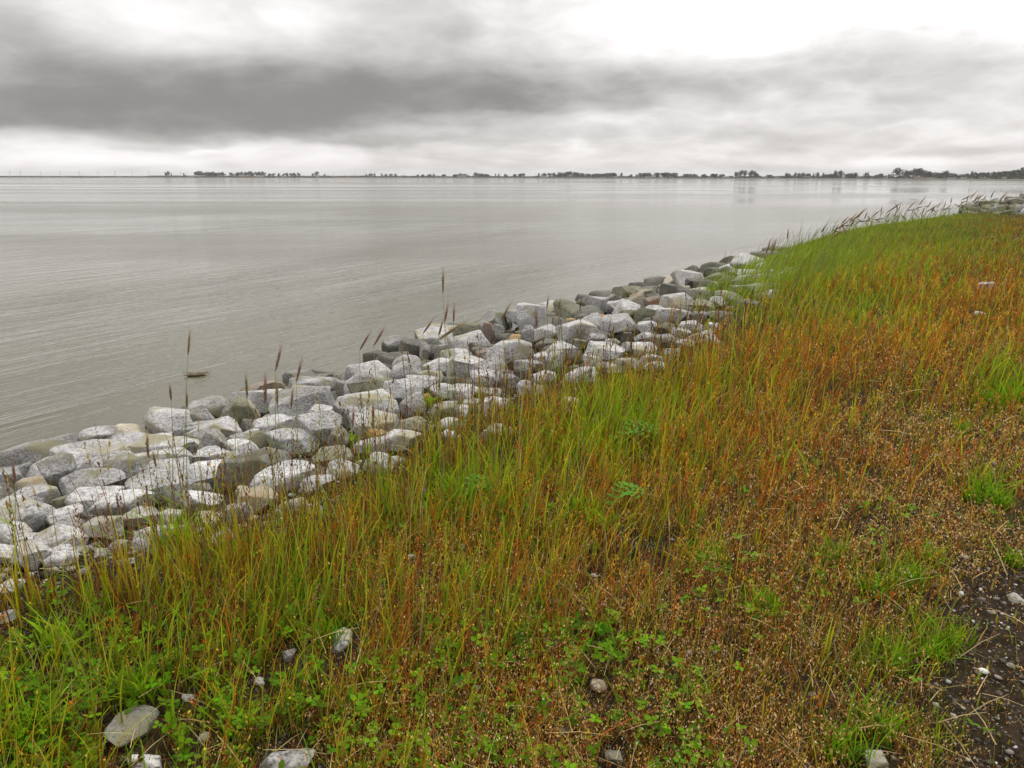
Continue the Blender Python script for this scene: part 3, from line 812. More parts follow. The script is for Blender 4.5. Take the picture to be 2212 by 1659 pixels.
C_ = [(170, 690, 180, 130, 'olive', 'pointed greenish-brown stone standing at the waterline, left one of a pair'), (310, 700, 115, 160, 'brown', 'upright brown stone at the waterline, right one of a pair'), (180, 790, 330, 90, 'pale'), (60, 870, 240, 110, 'pale'), (210, 960, 290, 120, 'pale'),
      (390, 690, 100, 110, 'grey'), (290, 870, 170, 100, 'brown'), (470, 850, 390, 190, 'pale', 'broad pale triangular boulder left of the tall standing one'), (650, 590, 230, 190, 'pale', 'tallest pale boulder standing up from the waterline at the centre'),
      (540, 725, 140, 70, 'rust'), (625, 730, 110, 150, 'grey'), (760, 700, 260, 150, 'pale', 'white-faced boulder right below the tallest standing one'), (970, 530, 290, 140, 'olive', 'big olive-green notched boulder at the waterline at the centre'), (990, 595, 140, 50, 'rust', 'ochre stone under the olive notched boulder'),
      (1060, 580, 120, 80, 'dark'), (1180, 490, 190, 140, 'grey'), (1290, 440, 120, 100, 'grey'), (1450, 375, 250, 90, 'olive', 'long low olive stone at the waterline right of centre'), (1490, 450, 150, 140, 'beige', 'pinkish-beige boulder just below the long low olive stone'), (1350, 490, 200, 110, 'pale'),
      (1430, 550, 130, 80, 'olive'), (1590, 390, 140, 90, 'olive'), (1630, 460, 140, 110, 'brown'), (1690, 355, 140, 90, 'olive', 'dark olive pointed stone left of the tan rounded one'), (1750, 385, 120, 120, 'dark'), (1790, 290, 220, 80, 'beige', 'tan rounded boulder at the waterline, right part of the bank'),
      (1960, 240, 130, 120, 'dark', 'dark peaked stone at the waterline, left one of the two dark peaks'), (1980, 290, 180, 70, 'dark'), (2100, 215, 110, 80, 'dark', 'dark peaked stone at the waterline, right one of the two dark peaks'), (2120, 255, 180, 80, 'olive'), (1870, 350, 130, 70, 'beige'),
      (1820, 450, 270, 130, 'pale', 'large light grey boulder below the tan rounded one'), (2010, 360, 160, 60, 'pale'), (2110, 300, 90, 60, 'pale', 'bright white stone just below the two dark peaks'), (1570, 550, 190, 110, 'olive', 'mottled olive and white boulder right of centre'), (1640, 530, 150, 90, 'pale'),
      (1370, 620, 290, 130, 'pale', 'wide white boulder in the upper slope right of centre'), (1030, 690, 310, 160, 'pale', 'broad light boulder below the olive notched one'), (1190, 750, 170, 100, 'grey'), (1310, 765, 120, 80, 'pale'), (1415, 715, 90, 70, 'dark'), (1600, 640, 200, 90, 'pale'),
      (1150, 580, 80, 80, 'brown'), (1230, 590, 180, 50, 'rust'), (880, 830, 260, 110, 'pale'), (1040, 770, 160, 80, 'olive'), (850, 940, 190, 160, 'pale'), (640, 950, 220, 100, 'grey'), (740, 880, 160, 80, 'pale'), (1230, 870, 330, 110, 'pale'), (1130, 920, 140, 100, 'pale'),
      (1060, 1035, 260, 70, 'pale'), (1000, 975, 120, 60, 'dark'), (640, 1130, 200, 140, 'pale'), (300, 1060, 300, 120, 'pale'), (120, 1160, 240, 120, 'pale'), (320, 1180, 190, 70, 'grey'), (350, 1260, 260, 110, 'pale'), (190, 1240, 160, 80, 'pale'), (1850, 560, 140, 100, 'grey'),
      (1740, 560, 180, 110, 'pale'), (1990, 560, 160, 90, 'grey'), (2010, 470, 200, 90, 'grey'), (1950, 640, 200, 70, 'pale'), (1730, 650, 160, 70, 'olive'), (1870, 690, 170, 60, 'pale'), (1570, 730, 180, 90, 'pale'), (1720, 740, 180, 80, 'grey'), (1470, 780, 160, 70, 'pale'),
      (1560, 830, 220, 80, 'pale'), (1620, 890, 180, 80, 'pale'), (1450, 950, 240, 90, 'pale'), (1780, 840, 150, 70, 'grey'), (2140, 440, 140, 80, 'pale'), (2120, 540, 160, 70, 'grey'), (1330, 960, 150, 80, 'pale'), (1910, 940, 100, 40, 'pale'), (2090, 640, 170, 60, 'pale'), (2030, 745, 250, 60, 'pale'),
      (1250, 960, 160, 70, 'grey'), (760, 1040, 200, 80, 'pale'), (480, 1060, 180, 90, 'grey'), (1900, 780, 150, 60, 'pale'), (1640, 960, 180, 60, 'pale')]
D_ = [(340, 690, 150, 55, 'olive'), (450, 590, 200, 50, 'pale', 'pale slab at the far right end of the bank, just below the green tuft'), (350, 612, 130, 50, 'pale'), (480, 650, 150, 55, 'pale'), (440, 690, 150, 55, 'pale'), (590, 648, 150, 60, 'pale', 'pale stone with a dark gap beneath, right end of the bank beside the grass'),
      (560, 690, 160, 40, 'grey'), (710, 622, 90, 40, 'pale'), (700, 655, 110, 28, 'pale'), (520, 745, 150, 45, 'pale'), (620, 765, 110, 35, 'pale'), (330, 790, 150, 50, 'pale'), (470, 552, 110, 36, 'grey'), (560, 530, 120, 44, 'grey'), (725, 538, 80, 36, 'grey'), (390, 640, 110, 45, 'grey'), (640, 590, 110, 35, 'grey'), (420, 745, 130, 45, 'grey'), (560, 600, 120, 40, 'pale')]
ROCKS = conv(A_, 0, 1500, 1.844) + conv(B_, 900, 1200, 1.844) + conv(C_, 1800, 1000, 2.011) + conv(D_, 2700, 700, 1.5845)

placed = []      # (x, y, radius)


def slope_hit(px, py):
    """first hit of the line of sight with the bank"""
    d = pix_dir(px, py); t = np.linspace(2.0, 70.0, 1400)
    P = EYE + d * t[:, None]
    z = np.maximum(height(P[:, 0], P[:, 1]), WATER_Z - .05)
    k = np.argmax(P[:, 2] < z)
    if k == 0: return None
    return P[k]


rock_recs = []
for i, rc in enumerate(ROCKS):
    px, py, w, h, tone = rc[:5]; lab = rc[5] if len(rc) > 5 else None
    # the foot of the stone is a little below its centre in the picture
    p = slope_hit(px, py + h * 0.22)
    if p is None: continue
    d = math.hypot(p[0], p[1]); dist = float(np.linalg.norm(p - EYE))
    W = w * dist / F; D = W * (0.62 + 0.3 * ((i * 7919) % 97) / 97)
    view = math.asin((EYE[2] - p[2]) / dist)
    Ht = (h * dist / F - D * math.sin(view) * .8) / math.cos(view)
    Ht = min(max(Ht, 0.34 * W), 1.15 * W)
    if p[2] < WATER_Z - .02: p[2] = WATER_Z - .12
    rock_recs.append(dict(p=p, W=W * 1.07, D=D * 1.12, H=Ht * 1.5, tone=tone, lab=lab, seed=100 + i, hand=True))
    placed.append((p[0], p[1], (W + D) / 4))

# random stones between them
rf = np.random.default_rng(77)
tones = ['pale'] * 9 + ['grey'] * 8 + ['olive', 'dark', 'beige', 'brown']
N_EXTRA = 0
for size_lo, size_hi, tries, ov in ((.40, .62, 1500, .95), (.24, .40, 2500, .92)):
    # choose along the crest, denser close to the viewer
    for _ in range(tries):
        az = rf.uniform(-50, 42); r_ = 3.0 * (45 / 3.0) ** rf.uniform(0, 1)
        x, y = r_ * math.sin(math.radians(az)), r_ * math.cos(math.radians(az))
        P1 = np.array([[x, y]]); dc = sdist(P1, CREST)[0][0]; dw = sdist(P1, SHORE)[0][0]
        if dc < 0.12 or dw > 0.55: continue
        s = rf.uniform(size_lo, size_hi)
        if r_ > 13: s *= 1.3
        if s < .2 and r_ > 12: continue
        if s < .26 and r_ > 20: continue
        if r_ > 30 and rf.random() < .75: continue
        ok = True
        for (a, b, c) in placed:
            if (a - x) ** 2 + (b - y) ** 2 < ((c + s / 2) * ov) ** 2: ok = False; break
        if not ok: continue
        px, py = proj(np.array([[x, y, 0]])); z = hgt(x, y)
        if px[0] < -140 or px[0] > 1250: continue
        # hidden behind the tall grass: nothing of them shows
        if r_ > 14.5 and px[0] > 790: continue
        placed.append((x, y, s / 2)); N_EXTRA += 1
        rock_recs.append(dict(p=np.array([x, y, z]), W=s * 1.15, D=s * rf.uniform(.8, 1.1), H=s * rf.uniform(.55, .8), tone=tones[rf.integers(len(tones))], lab=None, seed=2000 + N_EXTRA, hand=False))
print('rocks', len(rock_recs), 'extra', N_EXTRA)

# labels: place along the bank, row on the slope, size, tone
ORD = ['first', 'second', 'third', 'fourth', 'fifth', 'sixth', 'seventh', 'eighth', 'ninth', 'tenth', 'eleventh', 'twelfth']
tone_word = {'pale': 'pale grey', 'grey': 'speckled grey', 'dark': 'dark', 'olive': 'olive grey', 'beige': 'beige', 'brown': 'brown', 'rust': 'rust stained'}
stretches = [(-200, 110, 'left edge'), (110, 215, 'left quarter'), (215, 330, 'near dark layered slab'), (330, 450, 'near flat-topped pale block'),
             (450, 560, 'near tallest standing boulder'), (560, 660, 'near olive notched boulder'), (660, 745, 'near two dark peaks'), (745, 1400, 'far end by green tuft')]
buckets = {}
# keep the largest ones as things of their own, the small ones become one heap of rubble
for rc in rock_recs: rc['app'] = rc['W'] / np.linalg.norm(rc['p'] - EYE) * (3 if rc['hand'] else 1)
rock_recs.sort(key=lambda r: -r['app'])
rubble_recs = rock_recs[262:]; rock_recs = rock_recs[:262]
for rc in rock_recs:
    q = proj(rc['p'][None, :]); rc['px'], rc['py'] = float(q[0][0]), float(q[1][0])
    P1 = rc['p'][None, :2]; dc = sdist(P1, CREST)[0][0]; dw = -sdist(P1, SHORE)[0][0]; fr = dc / max(dc + max(dw, 0), .01)
    row = 'waterline' if fr > .86 else ('upper slope' if fr < .3 else ('lower slope' if fr > .6 else 'mid slope'))
    st = [s for s in stretches if s[0] <= rc['px'] < s[1]]
    st = st[0][2] if st else 'far end by green tuft'
    size = 'large' if rc['W'] > .7 else ('medium' if rc['W'] > .42 else 'small')
    rc['key'] = (size, tone_word[rc['tone']], row, st)
    if not rc['lab']: buckets.setdefault(rc['key'], []).append(rc)
for key, lst in buckets.items():
    lst.sort(key=lambda r: r['px'])
    for n, rc in enumerate(lst):
        rc['lab'] = '%s %s stone, %s, %s' % key if len(lst) == 1 else '%s %s stone, %s, %s, %s from left' % (key + (ORD[min(n, 11)],))
for rc in rock_recs:
    r = np.random.default_rng(rc['seed'])
    near = np.linalg.norm(rc['p'] - EYE)
    sub = 5 if (near < 8 and rc['W'] > .45) else (4 if near < 16 else 3)
    p = rc['p'].copy(); p[2] -= rc['H'] * (0.16 if rc['hand'] else 0.30)
    rz = r.uniform(-.35, .35) if rc['hand'] else r.uniform(0, 6.28)
    sh = 'round' if (rc['lab'] and ('cobble' in rc['lab'] or 'rounded white' in rc['lab'])) else ('slab' if r.random() < .3 else 'angular')
    rock(p, (rc['W'], rc['D'], rc['H']), rz, rc['tone'], rc['seed'], rc['lab'], shape=sh, sub=sub, tilt=(r.uniform(-.18, .22), r.uniform(-.16, .16)))


def rubble():
    r = np.random.default_rng(91); Vs, Fs, o = [], [], 0
    items = [(rc['p'], (rc['W'], rc['D'], rc['H'])) for rc in rubble_recs]
    for _ in range(1500):
        az = math.radians(r.uniform(-48, 36)); R = 3.2 * (30 / 3.2) ** r.uniform(0, 1); x, y = R * math.sin(az), R * math.cos(az)
        P1 = np.array([[x, y]])
        if sdist(P1, CREST)[0][0] < .05 or sdist(P1, SHORE)[0][0] > .3: continue
        s = r.uniform(.08, .26) * (1.5 if R > 10 else 1); items.append((np.array([x, y, hgt(x, y) - .17]), (s * 1.2, s, s * .7)))
    for k, (p, dm) in enumerate(items):
        V, Fc = rock_verts(3 if dm[0] > .3 else 2, 8000 + k, dm); a = r.uniform(0, 6.28)
        V = np.stack([V[:, 0] * math.cos(a) - V[:, 1] * math.sin(a), V[:, 0] * math.sin(a) + V[:, 1] * math.cos(a), V[:, 2] + dm[2] * .12], 1) + p
        Vs.append(V); Fs.append(Fc + o); o += len(V)
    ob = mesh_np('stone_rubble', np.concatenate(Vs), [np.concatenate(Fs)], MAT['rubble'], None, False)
    tag(ob, 'small stones coloured dark as shade, filling the gaps between the boulders', 'rubble', kind='stuff')


rubble()


# the heap of stones on the far right bank
def far_heap():
    r = np.random.default_rng(9); n = 0; got = []
    tn = ['grey', 'olive', 'olive', 'dark', 'grey']
    for _ in range(6000):
        x, y = r.uniform(18, 36), r.uniform(29, 44)
        k = knoll(x, y)
        if k < .06: continue
        s = r.uniform(.35, .8)
        if any((a - x) ** 2 + (b - y) ** 2 < ((c + s) * .42) ** 2 for a, b, c in got): continue
        q = proj(np.array([[x, y, 0.5]]))
        if q[0][0] > 1060 or q[0][0] < 968: continue
        if x * .6 + y * .8 > 46.5: continue          # back side of the heap cannot be seen
        got.append((x, y, s))
    got.sort(key=lambda g: proj(np.array([[g[0], g[1], 0.5]]))[0][0])
    for n, (x, y, s) in enumerate(got[:90]):
        t = tn[r.integers(5)]
        rock((x, y, hgt(x, y) - .2), (s * 1.2, s, s * .65), r.uniform(0, 6.2), t, 5000 + n,
             '%s weathered stone in the heap at the far right end of the bank' % tone_word[t], 'stones of the far right heap', sub=3, tilt=(r.uniform(-.2, .2), r.uniform(-.2, .2)))


far_heap()

# loose stones lying in the meadow: (x, y, width, height px at 2212, tone, label)
LOOSE_POS = []
LOOSE = [(287, 1545, 62, 90, 'grey', 'pale angular stone half sunk in the clover near the lower left corner'), (312, 1650, 60, 34, 'pale', 'pale stone cut by the bottom edge near the lower left corner'),
         (742, 1368, 38, 34, 'beige', 'upper one of two small stones in the grass left of centre'), (735, 1392, 34, 24, 'grey', 'lower one of two small stones in the grass left of centre'),
         (622, 1408, 24, 26, 'pale', 'small white stone in clover left of the two paired stones'), (1293, 1477, 30, 26, 'beige', 'round beige pebble in the meadow at lower centre'),
         (128, 1390, 46, 24, 'grey', 'flat grey stone lying in the clover at the left'), (620, 1640, 90, 40, 'grey', 'speckled grey stone at the bottom edge left of centre'),
         (442, 1588, 20, 20, 'beige', 'small round pebble right of the pale angular stone'), (30, 1262, 40, 16, 'pale', 'pale pebble on the gravel at the left edge'), (15, 1330, 34, 24, 'pale', 'pale stone below the gravel at the left edge'),
         (2130, 617, 34, 18, 'pale', 'white stone in the far meadow near the right edge'), (2117, 679, 20, 8, 'pale', 'thin white stone below the white stone of the far meadow'), (1283, 1241, 12, 9, 'pale', 'tiny white pebble in the middle of the meadow'),
         (405, 1505, 22, 14, 'pale', 'white stone chip above the pale angular stone'), (890, 1200, 16, 12, 'pale', 'small white pebble in green grass below the stones'), (2085, 1200, 12, 12, 'pale', 'white pebble on the dark soil at the right'),
         (1890, 1640, 40, 24, 'pale', 'whitish pebble on dark soil near the lower right corner'), (2195, 1290, 26, 18, 'pale', 'white pebble at the right edge on dark soil'), (1070, 930, 70, 40, 'pale', 'pale stone among the grass at the foot of the bank, centre'),
         (1230, 868, 44, 20, 'pale', 'pale stone half hidden by grass right of the white rounded stone'), (1650, 640, 40, 18, 'pale', 'pale stone at the grass edge under the green tuft'), (1325, 1632, 30, 20, 'grey', 'grey pebble at the bottom edge in the middle'), (560, 1470, 22, 16, 'grey', 'grey pebble in clover, lower left quarter')]
for i, (x, y, w, h, t, lab) in enumerate(LOOSE):
    s = 1024 / 2212; p = unproj(x * s, (y + h * .3) * s, 0.0)
    for _ in range(3): p = unproj(x * s, (y + h * .3) * s, hgt(p[0], p[1]))
    d = float(np.linalg.norm(p - EYE)); W = w * s * d / F; Ht = max(.5 * W, .35 * h * s * d / F)
    LOOSE_POS.append((p[0], p[1], W * .62 + .02, d))
    D_y = max(.7 * W, min(1.9 * W, h * s * d / F * 1.35)); Ht = min(Ht, .6 * W)
    rock((p[0], p[1], p[2] - Ht * .34), (W * 1.1, D_y, Ht), 0.2 * math.sin(i * 3), t, 7000 + i, lab, 'loose stones in the meadow', shape='angular' if 'round' not in lab else 'round', name='stone' if W > .06 else 'pebble', sub=4)


# ------------------------------------------------------------------ meadow
# what grows where, read off the photograph on a coarse grid of picture columns and rows (1024 x 768)
GX = np.array([0, 128, 256, 384, 512, 640, 768, 896, 1024.]); GY = np.array([215, 260, 300, 380, 460, 540, 620, 700, 768.])
T_RUST = np.array([
    [.2, .2, .2, .2, .2, .2, .1, .2, .70], [.2, .2, .2, .2, .2, .2, .05, .2, .55], [.2, .2, .2, .2, .2, .2, .15, .25, .60], [.3, .3, .3, .3, .2, .25, .45, .70, .70],
    [.3, .3, .3, .3, .26, .48, .80, .75, .50], [.4, .4, .4, .38, .40, .64, .85, .72, .45], [.45, .42, .36, .55, .60, .70, .88, .75, .35],
    [.22, .28, .38, .50, .48, .60, .62, .50, .20], [.22, .30, .42, .46, .50, .62, .62, .45, .20]])
T_HUSK = np.array([
    [0, 0, 0, 0, 0, 0, 0, 0, 0], [0, 0, 0, 0, 0, 0, 0, 0, 0], [0, 0, 0, 0, 0, 0, 0, 0, .1], [0, 0, 0, 0, 0, 0, .1, .25, .35],
    [0, 0, 0, 0, 0, .10, .35, .75, .7], [.1, .1, .1, .1, .15, .3, .5, .95, .8], [.1, .1, .1, .3, .5, .55, .45, .6, .35], [.05, .05, .1, .3, .6, .9, .9, .8, .2], [0, .05, .2, .4, .8, 1, 1, .9, .3]])
T_CLOV = np.array([
    [0, 0, 0, 0, 0, 0, 0, 0, 0], [0, 0, 0, 0, 0, 0, 0, 0, 0], [0, 0, 0, 0, 0, 0, 0, 0, 0], [0, 0, 0, 0, 0, 0, 0, 0, 0],
    [.2, .2, .2, .2, .3, .2, 0, 0, .1], [.2, .2, .3, .4, .4, .2, .1, .1, .1], [.6, .6, .5, .4, .3, .2, .15, .2, .1], [1, 1, .9, .7, .5, .3, .2, .2, .1], [1, 1, .9, .8, .6, .3, .2, .3, .1]])
T_BARE = np.array([
    [0, 0, 0, 0, 0, 0, 0, 0, 0], [0, 0, 0, 0, 0, 0, 0, 0, 0], [0, 0, 0, 0, 0, 0, 0, 0, 0], [0, 0, 0, 0, 0, 0, 0, 0.05, .15],
    [0, 0, 0, 0, 0, 0, 0, .1, .2], [.5, .4, .2, .1, 0, .05, .05, .1, .4], [.55, .35, .1, .05, .1, .1, .10, .50, 1.], [.1, .1, .05, .1, .15, .2, .18, .50, 1.], [0, 0, 0, .05, .1, .2, .18, .5, 1.]])
T_HGT = np.array([
    [.6, .6, .6, .6, .6, .6, .34, .24, .24], [.5, .5, .5, .5, .5, .5, .38, .34, .32], [.5, .5, .5, .5, .5, .5, .44, .44, .38], [.4, .4, .4, .4, .5, .5, .46, .38, .30],
    [.4, .4, .4, .42, .44, .42, .34, .24, .20], [.36, .36, .38, .38, .36, .32, .30, .17, .14], [.42, .42, .38, .28, .25, .25, .25, .19, .12], [.42, .38, .30, .24, .20, .17, .16, .15, .10], [.36, .34, .27, .22, .18, .14, .13, .14, .10]])


def grid(T, px, py):
    fx = np.interp(px, GX, np.arange(9)); fy = np.interp(py, GY, np.arange(9))
    ix = np.minimum(fx.astype(int), 7); iy = np.minimum(fy.astype(int), 7); u = fx - ix; v = fy - iy
    u = u * u * (3 - 2 * u); v = v * v * (3 - 2 * v)
    return (T[iy, ix] * (1 - u) + T[iy, ix + 1] * u) * (1 - v) + (T[iy + 1, ix] * (1 - u) + T[iy + 1, ix + 1] * u) * v


def blobs(px, py, L):
    s = np.zeros(len(px))
    for (x, y, rx, ry, a) in L: s += a * np.exp(-(((px - x) / rx) ** 2 + ((py - y) / ry) ** 2))
    return s


# extra green and extra red patches (picture positions at 1024 wide)
GREEN = [(470, 500, 40, 26, .9), (600, 440, 36, 18, 1.), (640, 430, 26, 10, .8), (1005, 395, 40, 20, 1.2), (985, 490, 30, 16, 1.), (950, 640, 50, 18, .8), (880, 665, 46, 16, .7), (905, 585, 40, 16, .7),
         (300, 620, 50, 26, .5), (500, 620, 60, 22, .5), (560, 470, 20, 10, .5), (200, 560, 30, 20, .5), (390, 520, 30, 18, .5), (860, 320, 60, 10, .3), (930, 740, 60, 20, .5), (700, 480, 30, 10, .3), (795, 262, 22, 18, 1.), (770, 275, 18, 14, 1.)]
RED = [(850, 375, 70, 16, .6), (790, 545, 30, 60, .5), (760, 660, 30, 40, .5), (960, 280, 60, 24, .4), (835, 390, 40, 20, .6), (330, 560, 40, 14, .3), (660, 590, 40, 20, .3), (120, 640, 24, 20, .25), (880, 435, 20, 10, .4)]
BARE = [(565, 520, 26, 8, .9), (640, 545, 40, 8, .8), (800, 690, 30, 14, .6), (700, 650, 50, 20, .5), (840, 395, 50, 8, .7), (660, 700, 30, 20, .4), (990, 610, 40, 26, .9), (1000, 700, 36, 60, 1.), (962, 690, 22, 30, .5), (60, 575, 80, 14, .7), (940, 520, 40, 14, .5), (540, 560, 60, 8, .4)]


def sample(n, rmin, rmax, alpha, a0=-52, a1=52, seed=1):
    r = np.random.default_rng(seed); e = 2 - alpha
    R = (rmin ** e + r.uniform(0, 1, n) * (rmax ** e - rmin ** e)) ** (1 / e)
    th = np.radians(r.uniform(a0, a1, n))
    return R * np.sin(th), R * np.cos(th), R


class Fields:
    def __init__(s, x, y):
        s.x, s.y = x, y; s.R = np.hypot(x, y); s.z = height(x, y)
        P = np.stack([x, y], 1); s.dc = sdist(P, CREST)[0]
        s.px, s.py = proj(np.stack([x, y, s.z], 1)); s.py = np.clip(s.py, 200, 900)
        n1 = fbm(x * 1.1, y * 1.1, 21) - .5; n2 = fbm(x * 3.2, y * 3.2, 22) - .5; n3 = fbm(x * .35, y * .35, 23) - .5
        s.n1, s.n2, s.n3 = n1, n2, n3
        s.green = blobs(s.px, s.py, GREEN); s.red = blobs(s.px, s.py, RED)
        far = np.clip(s.R / 14, .35, 1)
        s.rust = np.clip(grid(T_RUST, s.px, s.py) + n1 * .9 + n2 * .5 + s.red * .6 - s.green * .8, 0, 1)
        s.husk = np.clip(grid(T_HUSK, s.px, s.py) + n1 * .5 + n2 * .4 - s.green * .5, 0, 1)
        s.clov = np.clip(grid(T_CLOV, s.px, s.py) + (fbm(x * 2.3, y * 2.3, 31) - .5) * 1.6, 0, 1)
        s.bare = np.clip(grid(T_BARE, s.px, s.py) + blobs(s.px, s.py, BARE) * .8 + n2 * .9 * (grid(T_BARE, s.px, s.py) > .02) - s.green, 0, 1)
        s.h = grid(T_HGT, s.px, s.py)
        s.free = np.ones(len(x))
        for (a, b, rr, d) in LOOSE_POS:      # stones keep the plants off the spot they lie on
            q = np.hypot(a, b); ux, uy = a / q, b / q; along = (x - a) * ux + (y - b) * uy; ac = np.abs(-(x - a) * uy + (y - b) * ux)
            s.free[(ac < rr) & (along < rr) & (along > -rr * 1.6 - .10)] = .05
    def keep(s, m):
        for k, v in list(s.__dict__.items()):
            if isinstance(v, np.ndarray): setattr(s, k, v[m])
        return s


def blades(P, h, w, az, lean, bend, phi, c0, c1, nseg=3, tipw=0.12, prof=None):
    """n curved blades as one vertex array; az: way they lean, lean: sideways reach / height"""
    n = len(h); K = nseg + 1
    t = np.linspace(0, 1, K)[None, :]
    reach = (lean * h)[:, None] * t ** (1.0 + bend[:, None])
    up = h[:, None] * (t - 0.25 * np.minimum(lean, 2)[:, None] * t ** 3 * (bend[:, None] > .6))
    cx = P[:, 0:1] + np.cos(az)[:, None] * reach; cy = P[:, 1:2] + np.sin(az)[:, None] * reach; cz = P[:, 2:3] - 0.01 + up
    if prof is None: wp = (1 - t ** 1.6) * (1 - tipw) + tipw
    else: wp = np.array(prof)[None, :]
    hw = w[:, None] * 0.5 * wp
    sx, sy = np.cos(phi)[:, None] * hw, np.sin(phi)[:, None] * hw
    L = np.stack([cx - sx, cy - sy, cz], -1); Rr = np.stack([cx + sx, cy + sy, cz], -1)
    V = np.stack([L, Rr], 2).reshape(n, 2 * K, 3)
    base = (np.arange(n) * 2 * K)[:, None, None]; j = np.arange(nseg)[None, :, None]
    q = base + 2 * j + np.array([0, 1, 3, 2])[None, None, :]
    tt = np.repeat(t, 2, axis=1)[..., None]
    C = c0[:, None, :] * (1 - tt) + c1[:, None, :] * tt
    return V.reshape(-1, 3), q.reshape(-1, 4), C.reshape(-1, 3)


def diamonds(P, d, L, w, c, seed):
    """small husks: pointed flat grains along direction d"""
    r = np.random.default_rng(seed); n = len(P)
    s = np.cross(d, r.normal(size=(n, 3))); s /= np.linalg.norm(s, axis=1)[:, None] + 1e-9
    V = np.stack([P - d * L[:, None] / 2, P + s * w[:, None] / 2 - d * L[:, None] * .1, P + d * L[:, None] / 2, P - s * w[:, None] / 2 - d * L[:, None] * .1], 1)
    return V.reshape(-1, 3), np.arange(4 * n).reshape(-1, 4), np.repeat(c, 4, 0)


def join(parts):
    Vs, Qs, Cs, o = [], [], [], 0
    for V, Q, C in parts: Vs.append(V); Qs.append(Q + o); Cs.append(C); o += len(V)
    return np.concatenate(Vs), [np.concatenate(Qs)], np.concatenate(Cs)


def vary(c, r, amt=.25):
    n = len(c); v = 1 + r.normal(0, amt, (n, 1)); h = r.normal(0, amt * .25, (n, 3))
    return np.clip(c * np.clip(v, .35, 1.9) + c * h, .002, .9)


YG = np.array([.45, .43, .018]); GR = np.array([.22, .37, .010]); DG = np.array([.050, .095, .010]); RU = np.array([.50, .125, .014]); BR = np.array([.24, .09, .016])
TA = np.array([.70, .46, .17]); ST = np.array([.48, .36, .17]); OC = np.array([.62, .40, .035]); BG = np.array([.20, .40, .010])


def pick(r, weights, cols):
    W = np.stack(weights, 1); W = np.maximum(W, 0); W /= W.sum(1, keepdims=True) + 1e-9
    k = (W.cumsum(1) < r.uniform(size=(len(W), 1))).sum(1); k = np.minimum(k, len(cols) - 1)
    return np.array(cols)[k], k


def scalew(R): return (np.maximum(R, 2.2) / 2.2) ** .62


